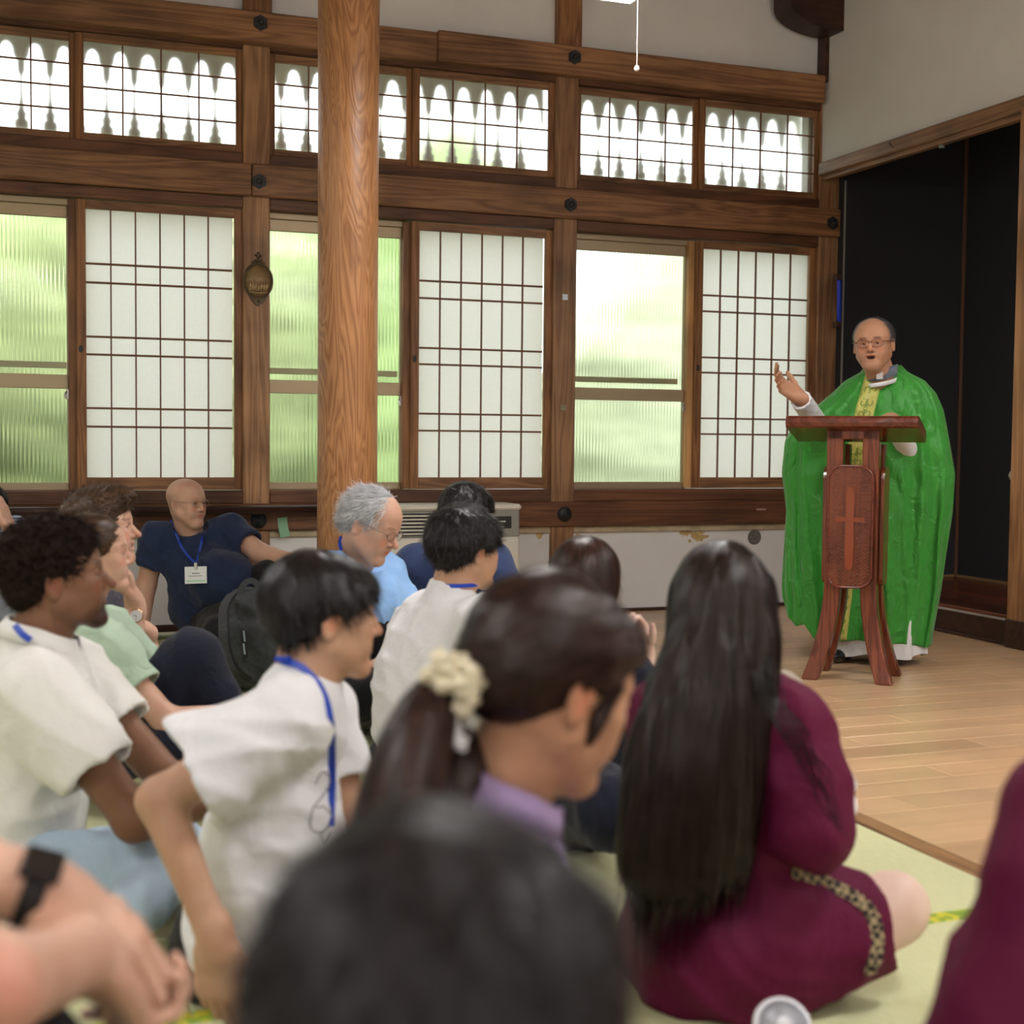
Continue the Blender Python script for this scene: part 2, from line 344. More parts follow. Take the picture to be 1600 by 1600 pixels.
# windows ---------------------------------------------------------------
def sash(par, x0, x1, z0, z1, y, fw, fh_t, fh_b, m=M_woodz, d=.03):
    MB().box((x0, y, z0), (x0+fw, y+d, z1), .003).build('stile', m, par); MB().box((x1-fw, y, z0), (x1, y+d, z1), .003).build('stile', m, par)
    MB().box((x0+fw, y+.001, z1-fh_t), (x1-fw, y+d, z1), .002).build('top_rail', M_woodx, par); MB().box((x0+fw, y+.001, z0), (x1-fw, y+d, z0+fh_b), .002).build('bottom_rail', M_woodx, par)
wn = 1
def corrug(x0, x1, z0, z1, y, pitch=.0215, amp=.0014, th=.005, seg=6):
    n = int((x1-x0)/pitch)*seg; xs = np.linspace(x0, x1, n+1); yo = y-amp*np.abs(np.sin((xs-x0)/pitch*PI))**.7*1.0
    v = np.concatenate([np.c_[xs, yo, np.full(n+1, z0)], np.c_[xs, yo, np.full(n+1, z1)], np.c_[xs, np.full(n+1, y+th), np.full(n+1, z0)], np.c_[xs, np.full(n+1, y+th), np.full(n+1, z1)]])
    k = np.arange(n); m = n+1; v = np.concatenate([v, v])
    f = [np.c_[k, k+1, m+k+1, m+k], np.c_[2*m+k, 3*m+k, 3*m+k+1, 2*m+k+1], 4*m+np.c_[m+k, m+k+1, 3*m+k+1, 3*m+k], 4*m+np.c_[k+1, k, 2*m+k, 2*m+k+1], 4*m+np.array([[0, m, 3*m, 2*m], [n, 2*m+n, 3*m+n, m+n]])]
    return v, np.concatenate(f)
for i in range(0, len(POSTS)-1):
    a = POSTS[i]+.15; b = POSTS[i+1]; mid = (a+b)/2
    vis = i >= 1
    # paper shoji (right half of each bay)
    wdw = empty('window_%d' % wn, (b, YW, .764)); tag(wdw, kind='structure'); wn += 1
    x0 = a+.832; x1 = b-.006
    sash(wdw, x0, x1+.012, .768, 2.332, YW+.03, .05, .05, .068, M_woodz)
    px0, px1, pz0, pz1 = x0+.05, x1-.05, .836, 2.282
    MB().box((px0-.004, YW+.051, pz0-.004), (px1+.004, YW+.0516, pz1+.004)).build('paper', M_paper, wdw)
    for k in range(1, 6):
        x = px0+(px1-px0)*k/6; MB().box((x-.0035, YW+.036, pz0), (x+.0035, YW+.050, pz1)).build('lattice_bar', M_kumiko, wdw)
    for z in (1.112, 1.212, 1.502, 1.598, 1.889, 1.990): MB().box((px0, YW+.033, z-.0055), (px1, YW+.046, z+.0055), .001).build('lattice_bar', M_kumiko, wdw)
    MB().lathe([(.012, 0), (.012, .003), (.008, .001), (0, .001)], (x0+.022, YW+.03, 1.53), (0, -1, 0), 12, sy=1.7, sx=1).build('finger_pull', M_iron, wdw)
    # reeded glass sash (left half)
    wdw = empty('window_%d' % wn, (a, YW, .764)); tag(wdw, kind='structure'); wn += 1
    gx0, gx1 = a+.002, x0-.04
    if i == 3: MB().box((gx1, YW+.062, .768), (gx1+.075, YW+.10, 2.33), .002).build('stile', wood('pale_pine', (.42, .22, .08), (.62, .36, .15), 2), wdw)
    else: MB().box((gx1, YW+.062, .768), (gx1+.075, YW+.10, 2.33), .002).build('stile', M_woodz, wdw)
    for z0, z1, d0 in ((.764, .806, .10), (1.316, 1.392, .10), (2.236, 2.30, .10)):
        MB().box((gx0, YW+d0, z0), (gx1+.02, YW+d0+.03, z1), .003).build('aluminium_rail', M_alum, wdw)
    MB().box((gx0, YW+.08, 2.30), (gx1+.02, YW+.14, 2.336), .003).build('track', M_alum, wdw)
    MB().box((gx1-.006, YW+.1, .768), (gx1+.02, YW+.13, 2.3), .003).build('aluminium_stile', M_alum, wdw)
    MB().box((gx0, YW+.19, 1.43), (gx1, YW+.21, 1.465), .003).build('outer_rail', M_alum, wdw)
    for z0, z1 in ((.806, 1.316), (1.392, 2.236)):
        v, f = corrug(gx0, gx1-.006, z0-.003, z1+.003, YW+.115); mesh_np('reeded_pane', v, f, M_reed, wdw, True)
    lt = MB().box((gx1-.012, YW+.085, 1.255), (gx1+.004, YW+.1, 1.315), .003); lt.tube([(gx1-.01, YW+.09, 1.30), (gx1-.02, YW+.075, 1.285), (gx1-.016, YW+.07, 1.262)], .005, 8); lt.build('latch', M_metal, wdw)
    # transom pair
    for h in (0, 1):
        wdw = empty('window_%d' % wn, (a, YW, 2.64)); tag(wdw, kind='structure'); wn += 1
        tx0, tx1 = (a-.008, a+.846) if h == 0 else (a+.832, b+.008)
        yy = YW+.045 if h == 0 else YW+.02
        sash(wdw, tx0, tx1, 2.642, 3.210, yy, .044, .045, .042, M_woodz, .024)
        MB().box((tx0+.04, yy+.012, 2.68), (tx1-.04, yy+.016, 3.168)).build('frosted_pane', M_frost, wdw)
        for k in range(1, 4):
            x = tx0+.044+(tx1-tx0-.088)*k/4; MB().box((x-.004, yy+.002, 2.684), (x+.004, yy+.011, 3.165)).build('lattice_bar', M_kumiko, wdw)
            z = 2.684+.481*k/4; MB().box((tx0+.044, yy+.0, z-.004), (tx1-.044, yy+.010, z+.004)).build('lattice_bar', M_kumiko, wdw)
# right wall: white plaster above the lintel, alcove under it
wr = empty('wall_right', (XR, 5.8, 0)); tag(wr, kind='structure')
MB().box((XR+.03, Y0, 2.86), (XR+.12, YW+.1, ZC)).build('plaster', M_plaster, wr)
MB().box((XR-.005, Y0, 2.788), (XR+.14, YW-.01, 2.868), .006).build('lintel', M_woody, wr)
MB().box((XR+.03, Y0, 2.76), (XR+.08, YW-.01, 2.80), .004).build('lintel_groove', M_woody, wr)
hk = MB().tube([P(0, 0, 0)*0+np.array([XR-.006, 7.0, 2.83])+np.array([-.01*math.sin(t)-.004, .012*math.cos(t)*1.2, .016*math.sin(t*1.4)]) for t in np.linspace(0, 4, 12)], .002, 6); hk.build('hook', M_iron, wr)
MB().lathe([(.02, 0), (.016, -.02), (.0, -.022)], (XR+.06, 6.62, 2.765), (0, 0, 1), 14).build('small_fitting', mat('grey_green', (.2, .25, .22), .6), wr)
wa = empty('wall_alcove', (XA, 6.8, 0)); tag(wa, kind='structure')
MB().box((5.165, YW-.06, .16), (XA, YW+.1, 3.2)).build('black_panel', M_black, wa)
MB().box((XA, 2.0, .16), (XA+.05, YW-.06, 3.2)).build('black_panel', M_black, wa)
MB().box((XA-.02, YW-.08, .16), (XA+.0, YW-.06, 3.2), .003).build('corner_strip', mat('strip_brown', (.13, .06, .03), .6), wa)
MB().box((5.165, YW-.068, .16), (XA, YW-.06, .178)).build('base_strip', mat('strip_tan', (.25, .15, .07), .6), wa); MB().box((XA-.008, 2., .16), (XA, YW-.068, .178)).build('base_strip', bpy.data.materials['strip_tan'], wa)
MB().box((5.1, YW-.2, 3.2), (XA+.05, YW+.1, 3.25)).build('soffit', M_black, wa); MB().box((5.12, 2., 3.2), (XA+.05, YW-.2, 3.25)).build('soffit', M_black, wa)
MB().box((5.166, YW-.075, .5), (5.171, YW-.06, 2.76)).build('edge_strip', mat('grey_edge', (.25, .25, .25), .6), wa)
st = empty('trim_4', (XR, 6.5, 0)); tag(st, kind='structure')
MB().box((XR+.0, Y0, 0), (XR+.03, YW-.0, .128), .003).build('riser', M_wooddk, st)
MB().box((XR-.004, Y0, .128), (XR+.012, YW, .14), .002).build('metal_edge', mat('dull_aluminium', (.5, .48, .46), .4, metal=.7), st)
MB().box((XR-.012, Y0, 0), (XR, YW, .016), .003).build('skirting', M_wooddk, st)
for k in range(9):
    x0_ = XR+.012+k*.125; MB().box((x0_, Y0 if k > 8 else 2., .10), (min(x0_+.1245, XA), YW-.06, .158-.0005*(k % 2)), .0015).build('step_board', M_redwood, st)
pr = MB().box((XR-.05, 5.66, 0), (XR+.14, 5.85, 2.79), .008).build('trim_1', wood('oak_post', (.24, .11, .045), (.45, .24, .11), 2, rough=.35)); tag(pr, kind='structure')
MB().box((XR-.056, 5.654, 0), (XR+.146, 5.856, .15), .006).build('foot_wrap', M_wooddk, pr)
# unseen sides of the room
for nm, a, b in (('wall_left', (X0-.15, Y0, -.05), (X0, YW+.1, ZC)), ('wall_front', (X0-.15, Y0-.15, -.05), (XA+.2, Y0, ZC)), ('wall_alcove_side', (XR+.1, Y0, -.05), (XA+.3, 2.0, ZC)), ('wall_alcove_back', (XA+.06, 2.0, -.05), (XA+.2, YW+.1, ZC))):
    tag(MB().box(a, b).build(nm, M_plaster), kind='structure')
tag(MB().box((XR+.0, YW+.121, -.05), (XA+.2, YW+.2, ZC)).build('wall_alcove_end', M_plaster), kind='structure')
tag(MB().box((X0-.2, Y0-.2, ZC), (XA+.4, YW+.22, ZC+.1)).build('ceiling', wood('ceiling_wood', (.25, .15, .08), (.45, .3, .18), 0)), kind='structure')
tag(MB().box((X0-1, YW+.2, 3.75), (XA+1, YW+.9, 3.85)).build('trim_5', M_woodd), kind='structure')
# curved dark bracket in the upper corner and one over the left post
for nm, c, wdt in (('trim_2', (4.98, YW-.16, 3.80), .34), ('trim_3', (1.375, YW-.13, 3.56), .22)):
    t = np.linspace(PI, 2*PI, 18); pl = np.r_[np.c_[np.cos(t)*wdt, np.sin(t)*wdt*.42], [[wdt, .3], [-wdt, .3]]]
    if nm == 'trim_3': pl = np.array([(-.12, -.07), (.06, -.07), (.13, .02), (.13, .4), (-.12, .4)])
    tag(MB().prism(pl, np.array(c)+np.array([0, -.06, 0]), (1, 0, 0), (0, 0, 1), (0, .2, 0)).build(nm, M_wooddk), kind='structure')
# ------------------------------------------------------------------ garden behind the glass
gd = MB().box((-12, YW+.4, -.6), (18, 40, -.5)).build('lawn', mat('lawn_grass', (.38, .40, .30), .9, noise=.3, nscale=3)); tag(gd, 'bright green lawn seen blurred through the reeded glass', 'lawn', kind='stuff')
# fretwork outside the transoms: scalloped arches above, small turned balusters below
M_fret = mat('weathered_fretwork', (.78, .80, .68), .8, noise=.2, nscale=6)
ft = empty('garden_fretwork', (1.3, YW+.30, 3.1), 'pale scalloped fretwork with little turned balusters outside the upper windows', 'fretwork')
pit = .146; fy = YW+.30
for i in range(1, len(POSTS)-1):
    a = POSTS[i]+.12; b = POSTS[i+1]+.04
    n = int(round((b-a)/pit)); xs = a+np.arange(n+1)*(b-a)/n; w = (b-a)/n/2
    for k in range(n):
        cx = (xs[k]+xs[k+1])/2; t = np.linspace(PI, 0, 9)
        arch = [(-w, 2.93), (-.78*w, 2.97), (-.74*w, 3.03), (-.52*w, 3.05)]+[(math.cos(q)*.46*w, 3.07+math.sin(q)*.055) for q in t]+[(.52*w, 3.05), (.74*w, 3.03), (.78*w, 2.97), (w, 2.93)]
        for (p, q) in zip(arch[:-1], arch[1:]):
            if q[0]-p[0] < 1e-4: continue
        m = MB(); ar = np.array(arch)
        v = []; f = []
        for j, (x, z) in enumerate(arch): v += [(cx+x, fy, z), (cx+x, fy, 3.24), (cx+x, fy+.012, z), (cx+x, fy+.012, 3.24)]
        for j in range(len(arch)-1):
            p = 4*j; f += [[p, p+4, p+5, p+1], [p+2, p+3, p+7, p+6], [p, p+2, p+6, p+4]]
        v = [(p[0], p[1], p[2]+.075) for p in v]; m.add(v, f).build('arch', M_fret, ft)
        MB().lathe([(.0, 2.66), (.036, 2.66), (.036, 2.70), (.02, 2.715), (.026, 2.74), (.014, 2.765), (.012, 2.80), (.007, 2.83), (.006, 2.96)], (xs[k], fy+.006, .075), seg=10).build('baluster', M_fret, ft, True)
# ------------------------------------------------------------------ round pillar
PLX, PLY = 1.408, 5.80
prof = [(.0, 0), (.131, 0), (.131, .02)]+[(.1305-.003*math.sin(z), z) for z in np.linspace(.05, ZC, 30)]
pl = MB().lathe(prof, (PLX, PLY, 0), seg=48).build('pillar', M_pillar, None, True, loc=(PLX, PLY, 0)); tag(pl, 'thick round reddish-brown wooden pillar with wavy grain, left of centre', 'pillar')
# ------------------------------------------------------------------ pendant lamps
M_shade = emis('lit_lamp_shade', (1, .97, .95), 9.0)
def lamp(x, y, z=2.64, s=.52, first=True, label=''):
    e = empty('pendant_lamp', (x, y, z)); tag(e, label, 'lamp', 'square pendant lamps')
    MB().box((x-s/2, y-s/2, z), (x+s/2, y+s/2, z+.012), .004).build('diffuser', M_lamp, e)
    MB().box((x-s/2-.012, y-s/2-.012, z+.012), (x+s/2+.012, y+s/2+.012, z+.12), .01).build('shade', M_shade, e)
    MB().tube([(x, y, z+.1), (x, y, ZC)], .006, 8).build('cord', M_iron, e)
    return e
lc = P(985, 6, 5.0); s = .52; zl = lc[2]
LX, LY = lc[0]-s/2, lc[1]-s/2
L0 = lamp(LX, LY, zl, label='white square pendant lamp whose lit corner shows at the top edge')
# pull string with little ball
sx, sy = P(992, 20, 4.95)[:2]
sb = P(995, 107, 4.95)
ps = empty('pull_cord', (sb[0], sb[1], zl), 'thin pull cord with a small ball hanging from the lamp', 'cord')
MB().tube([(sb[0], sb[1], zl), (sb[0], sb[1], sb[2])], .0012, 6).build('string', mat('cord_grey', (.35, .3, .28), .7), ps)
MB().lathe([(0, -.011), (.008, -.007), (.010, 0), (.006, .009), (0, .011)], sb, seg=12).build('ball', mat('ball', (.6, .55, .5), .4), ps, True)
for k, (x, y) in enumerate([(LX-3.3, LY), (LX, LY-3.2), (LX-3.3, LY-3.2), (LX+2.6, LY-3.2), (LX, LY-5.6), (LX-3.3, LY-5.6), (LX+2.75, LY-.9)]):
    lamp(x, y, zl, label='white square pendant lamp out of view above the congregation')
# ------------------------------------------------------------------ plaque
pq = empty('oval_plaque', (1.379, YW, 1.94), 'small oval bronze relief plaque on the wooden post at left', 'plaque')
M_br = mat('bronze_relief', (.34, .23, .11), .5, .5, noise=.3, nscale=60, metal=.3); M_brd = mat('dark_bronze', (.12, .085, .045), .5, noise=.4, nscale=60, metal=.3)
cz = 1.936
MB().lathe([(0, 0), (1, 0), (1, .006), (0, .009)], (1.379, YW, cz), (0, -1, 0), 36, ref=(1, 0, 0), sx=.074, sy=.090).build('medallion', M_br, pq, True)
t = np.linspace(0, 2*PI, 41)[:-1]
MB().tube(np.c_[1.379+.079*np.cos(t), np.full(40, YW-.008), cz+.095*np.sin(t)], .0065, 8, closed=True).build('rim', M_brd, pq, True)
cr = MB()
for k, (dx, dz, r_) in enumerate([(0, .105, .013), (-.016, .112, .008), (.016, .112, .008), (0, .128, .009), (-.012, .142, .008), (.013, .140, .008), (0, .155, .007), (-.03, .100, .008), (.03, .1, .008)]):
    cr.lathe([(0, -r_), (r_*.8, -r_*.5), (r_, 0), (r_*.7, r_*.6), (0, r_)], (1.379+dx, YW-.008, cz+dz), seg=10)
cr.build('crest', M_brd, pq, True)
ap = MB().prism([(-.06, -.072), (-.03, -.094), (0, -.098), (.03, -.094), (.06, -.072), (.03, -.118), (0, -.142), (-.03, -.118)], (1.379, YW, cz), (1, 0, 0), (0, 0, 1), (0, -.010, 0))
ap.lathe([(0, -.008), (.008, 0), (0, .008)], (1.379, YW-.012, cz-.112), seg=10); ap.build('lower_leaf', M_brd, pq)
g = np.random.default_rng(4)
fg = MB()                                     # a small crowd of raised figures, generic
for k in range(7):
    x = -.047+.0155*k; h = .034+.012*g.random()
    fg.tube([(1.379+x, YW-.009, cz-.052), (1.379+x+.003, YW-.014, cz-.052+h*.6), (1.379+x, YW-.012, cz-.05+h)], [.007, .008, .004], 8)
    fg.lathe([(0, -.0065), (.006, 0), (0, .0065)], (1.379+x+.001, YW-.013, cz-.043+h), seg=8)
for k in range(5): fg.tube([(1.379-.05+.02*k, YW-.011, cz-.056), (1.379-.03+.02*k, YW-.014, cz-.030+.01*(k % 2))], .004, 6)
fg.tube([(1.379-.055, YW-.01, cz-.062), (1.379, YW-.011, cz-.068), (1.379+.052, YW-.01, cz-.062)], .004, 6)
fg.build('relief_figures', mat('bronze_light', (.42, .30, .16), .45, metal=.3), pq, True)
# ------------------------------------------------------------------ heater
HX0, HX1, HY = 1.93, 2.85, 7.50
ht = empty('fan_heater', ((HX0+HX1)/2, 7.62, 0), 'cream and grey floor-standing fan heater against the wall', 'heater')
M_cream = mat('heater_cream', (.66, .64, .56), .4); M_hg = mat('heater_grey', (.25, .25, .22), .5); M_hd = mat('heater_dark', (.02, .02, .02), .5)
MB().box((HX0, HY, .03), (HX1, YW-.05, .50), .012).build('lower_case', M_cream, ht)
MB().box((HX0+.006, HY+.02, 0), (HX1-.006, YW-.06, .03), .004).build('plinth', M_hg, ht)
MB().box((HX0+.002, HY+.006, .50), (HX1-.002, YW-.052, .655), .006).build('grille_case', M_hg, ht)
MB().box((HX0-.006, HY-.006, .655), (HX1+.006, YW-.03, .69), .012).build('top_lid', M_cream, ht)
MB().box((HX0+.05, HY+.0, .515), (HX1-.26, HY+.008, .64)).build('grille_opening', M_hd, ht)
for k in range(6): MB().box((HX0+.05, HY-.006, .520+k*.0205), (HX1-.26, HY+.004, .529+k*.0205), .002).build('grille_slat', M_cream, ht)
MB().box((HX1-.17, HY+.0, .55), (HX1-.055, HY+.008, .62), .002).build('control_panel', M_hd, ht)
def text(name, s, size, origin, u, v, m, parent, ext=.0004, align='CENTER', bold=0):
    c = bpy.data.curves.new(name, 'FONT'); c.body = s; c.size = size; c.align_x = align; c.align_y = 'CENTER'; c.extrude = ext; c.offset = bold
    t_ = bpy.data.objects.new('tmp', c); C.objects.link(t_); dg = bpy.context.evaluated_depsgraph_get(); me = bpy.data.meshes.new_from_object(t_.evaluated_get(dg)); bpy.data.objects.remove(t_)
    u, v = unit(u), unit(v); w = np.cross(u, v); off = world_loc(parent)
    for vt in me.vertices: vt.co = Vector(np.array(origin)+u*vt.co.x+v*vt.co.y+w*vt.co.z-off)
    me.materials.clear(); me.materials.append(m); o = bpy.data.objects.new(name, me); C.objects.link(o); o.parent = parent; return o
M_txtw = mat('print_white', (.75, .75, .7), .6)
gl = np.random.default_rng(5)
for (z_, xa, xb, hh) in ((.586, -.152, -.094, .0085), (.572, -.130, -.105, .003), (.558, -.122, -.098, .004)):   # print too small to read in the photograph
    mm = MB(); x_ = xa
    while x_ < xb: w_ = gl.uniform(.004, .007)*(hh/.0085)**.5; mm.box((HX1+x_, HY-.0006, z_), (HX1+x_+w_, HY, z_+hh*gl.uniform(.7, 1))); x_ += w_+.0022
    mm.build('small_print', M_txtw, ht)
MB().box((HX1-.003, HY+.03, .05), (HX1+.001, YW-.08, .48), .001).build('side_panel', M_cream, ht)
# ------------------------------------------------------------------ lectern
ang = math.radians(-44); U = np.array([math.cos(ang), math.sin(ang), 0]); V = np.array([-U[1], U[0], 0]); # U along the front, V backwards
LCc = (P(1270, 1060, 6.21)+P(1375, 1072, 6.03))/2; LCc[2] = 0
LC = LCc+V*.16
lec = empty('lectern', tuple(LC), 'red-brown varnished wooden lectern with splayed legs and a carved cross panel', 'lectern')
M_rz = wood('red_wood_z', (.075, .016, .008), (.20, .05, .020), 2, rough=.22, spec=.6, stain=.2); M_rx = wood('red_wood_top', (.10, .020, .012), (.19, .046, .024), 0, rough=.18, spec=.6, stain=.2)
fr = lambda z=0: (LC+UP*z, np.array([U, V, UP]))
# top slab: tilted down towards the speaker, rounded front edge
tl = math.radians(13); Vt = V*math.cos(tl)-UP*math.sin(tl); Nt = np.cross(U, Vt)
o_ = LC-V*.165+UP*1.158
prof = [(0, -.034), (-.012, -.029), (-.020, -.014), (-.021, .004), (-.014, .016), (0, .021), (.270, .021), (.280, .012), (.280, -.022), (.270, -.034)]
MB().prism([(a, b) for a, b in prof], o_-U*.285, Vt, Nt, U*.57).build('top', M_rx, lec)
MB().box((-.27, .265, .021), (.27, .278, .036), .003, frame=(o_, np.array([U, Vt, Nt]))).build('book_ledge', M_rx, lec)
def curved_leg(su, sv):
    zs = np.linspace(0, 1, 16); m = MB(); v = []; f = []
    for i, t_ in enumerate(zs):
        z = t_*(1.12 if sv < 0 else 1.055)
        out = .078+.085*max(0, 1-z/.45)**1.9; du = su*out; dv = sv*(.085+.05*max(0, 1-z/.45)**1.9)
        wu, wv = .036, .030
        c = LC+U*du+V*dv+UP*z
        for (p, q) in ((-1, -1), (1, -1), (1, 1), (-1, 1)): v.append(c+U*wu*p+V*wv*q)
    v = np.array(v); n = len(zs)
    f = [[i*4+k, i*4+(k+1) % 4, (i+1)*4+(k+1) % 4, (i+1)*4+k] for i in range(n-1) for k in range(4)]+[[3, 2, 1, 0], [n*4-4, n*4-3, n*4-2, n*4-1]]
    o = m.add(v, f).build('leg', M_rz, lec); b = o.modifiers.new('bevel', 'BEVEL'); b.width = .006; b.segments = 2
for su in (-1, 1):
    for sv in (-1, 1): curved_leg(su, sv)
def stadium(w, h, r, n=7):
    p = []
    for cx, cy, a0 in ((w-r, h-r, 0), (-w+r, h-r, PI/2), (-w+r, -h+r, PI), (w-r, -h+r, 1.5*PI)):
        for k in range(n): a = a0+PI/2*k/(n-1); p.append((cx+r*math.cos(a), cy+r*math.sin(a)))
    return p
pc = LC-V*.128+UP*.690
MB().prism(stadium(.100, .272, .065), pc, U, UP, -V*.018).build('front_panel', M_rz, lec)
tt = np.array(stadium(.096, .268, .061, 9)); pts = pc-V*.019+tt[:, :1]*U+tt[:, 1:]*UP
MB().tube(pts, .0055, 8, closed=True).build('panel_rim', M_rx, lec, True)
# chip-carved texture: short wavy gouges proud of the field
gm = MB(); g = np.random.default_rng(11)
for row in range(64):
    z = -.255+row*.008
    for col in range(9):
        x = -.085+col*.0205+(row % 2)*.010+g.uniform(-.003, .003); zz = z+g.uniform(-.0012, .0012)
        lim = .086 if abs(z) < .20 else .086-max(0, (abs(z)-.20))**1.15*.9
        if abs(x) > lim or (abs(x) < .028 and abs(z+.01) < .185) or (abs(x) < .066 and abs(z-.03) < .018): continue
        c = pc-V*.018+U*x+UP*zz
        gm.add([c-U*.010, c+U*.001-UP*.0025-V*.0001, c+U*.010, c+U*.001+UP*.0025, c-V*.0028], [[0, 1, 4], [1, 2, 4], [2, 3, 4], [3, 0, 4]])
gm.build('carved_chips', mat('carved_red_highlight', (.20, .075, .045), .3, .7), lec)  # paler red: highlights on the carving are put into the chip colour
M_cross = mat('cross_wood', (.235, .052, .018), .2, .6)
cx = [(-.010, .185), (.010, .185), (.020, .155), (.016, .05), (.020, -.06), (.016, -.165), (.009, -.180), (-.009, -.180), (-.016, -.165), (-.020, -.06), (-.016, .05), (-.020, .155)]
MB().prism(cx, pc-V*.017-UP*.01, U, UP, -V*.008).build('carved_cross', M_cross, lec)
MB().prism([(-.064, .044), (-.064, .020), (0, .024), (.064, .020), (.064, .044), (0, .040)], pc-V*.017, U, UP, -V*.0065).build('carved_cross_arm', M_cross, lec)
for sd in (-1, 1):
    MB().prism(stadium(.075, .262, .05), LC+U*.118*sd+UP*.69, V, UP, U*.016*sd).build('side_panel', M_rz, lec)
MB().box((-.11, -.115, 1.075), (.11, .09, 1.115), .004, frame=fr()).build('neck_block', M_rz, lec)
# ------------------------------------------------------------------ blue rod on the corner post, hanging knobs
br = empty('blue_glass_tube', (5.19, YW-.075, 1.9), 'blue tube held by two small brackets beside the corner post', 'tube')
z1 = onz = None
q0 = P(1311, 438, 8.95); q1 = P(1311, 502, 8.95)
MB().tube([q0, q0*.98+q1*.02, q1], .014, 16).build('tube', mat('blue_plastic', (.015, .05, .62), .3, .5), br, True)
for z in (q0[2]+.02, q1[2]-.02): MB().box((q0[0]-.026, q0[1]-.016, z-.018), (q0[0]+.014, q0[1]+.03, z+.018), .004).build('bracket', mat('bracket_brown', (.06, .03, .02), .6), br)
k0 = P(1588, 716, 8.0); k1 = P(1585, 743, 8.0)
M_jade = mat('pale_jade', (.45, .45, .34), .3)
kk = empty('hanging_ornament', tuple(k1), 'pale round knobs with a dark tassel beside the right-hand post', 'ornament')
for k_, r_ in ((k0, .022), (k1, .035)): MB().lathe([(0, -r_), (r_*.7, -r_*.7), (r_, 0), (r_*.7, r_*.7), (0, r_)], k_, seg=14).build('knob', M_jade, kk, True)
MB().tube([k0+UP*.02, k0, k1], .004, 6).build('cord', M_iron, kk)
MB().tube([k1-UP*.03, k1-UP*.06, k1-UP*.17], [.012, .024, .028], 10).build('tassel', mat('dark_green_tassel', (.005, .03, .02), .8), kk)
MB().tube([k0, k0+RW@np.array([.12, 0, 0])], .004, 6).build('hook_bar', M_iron, kk)
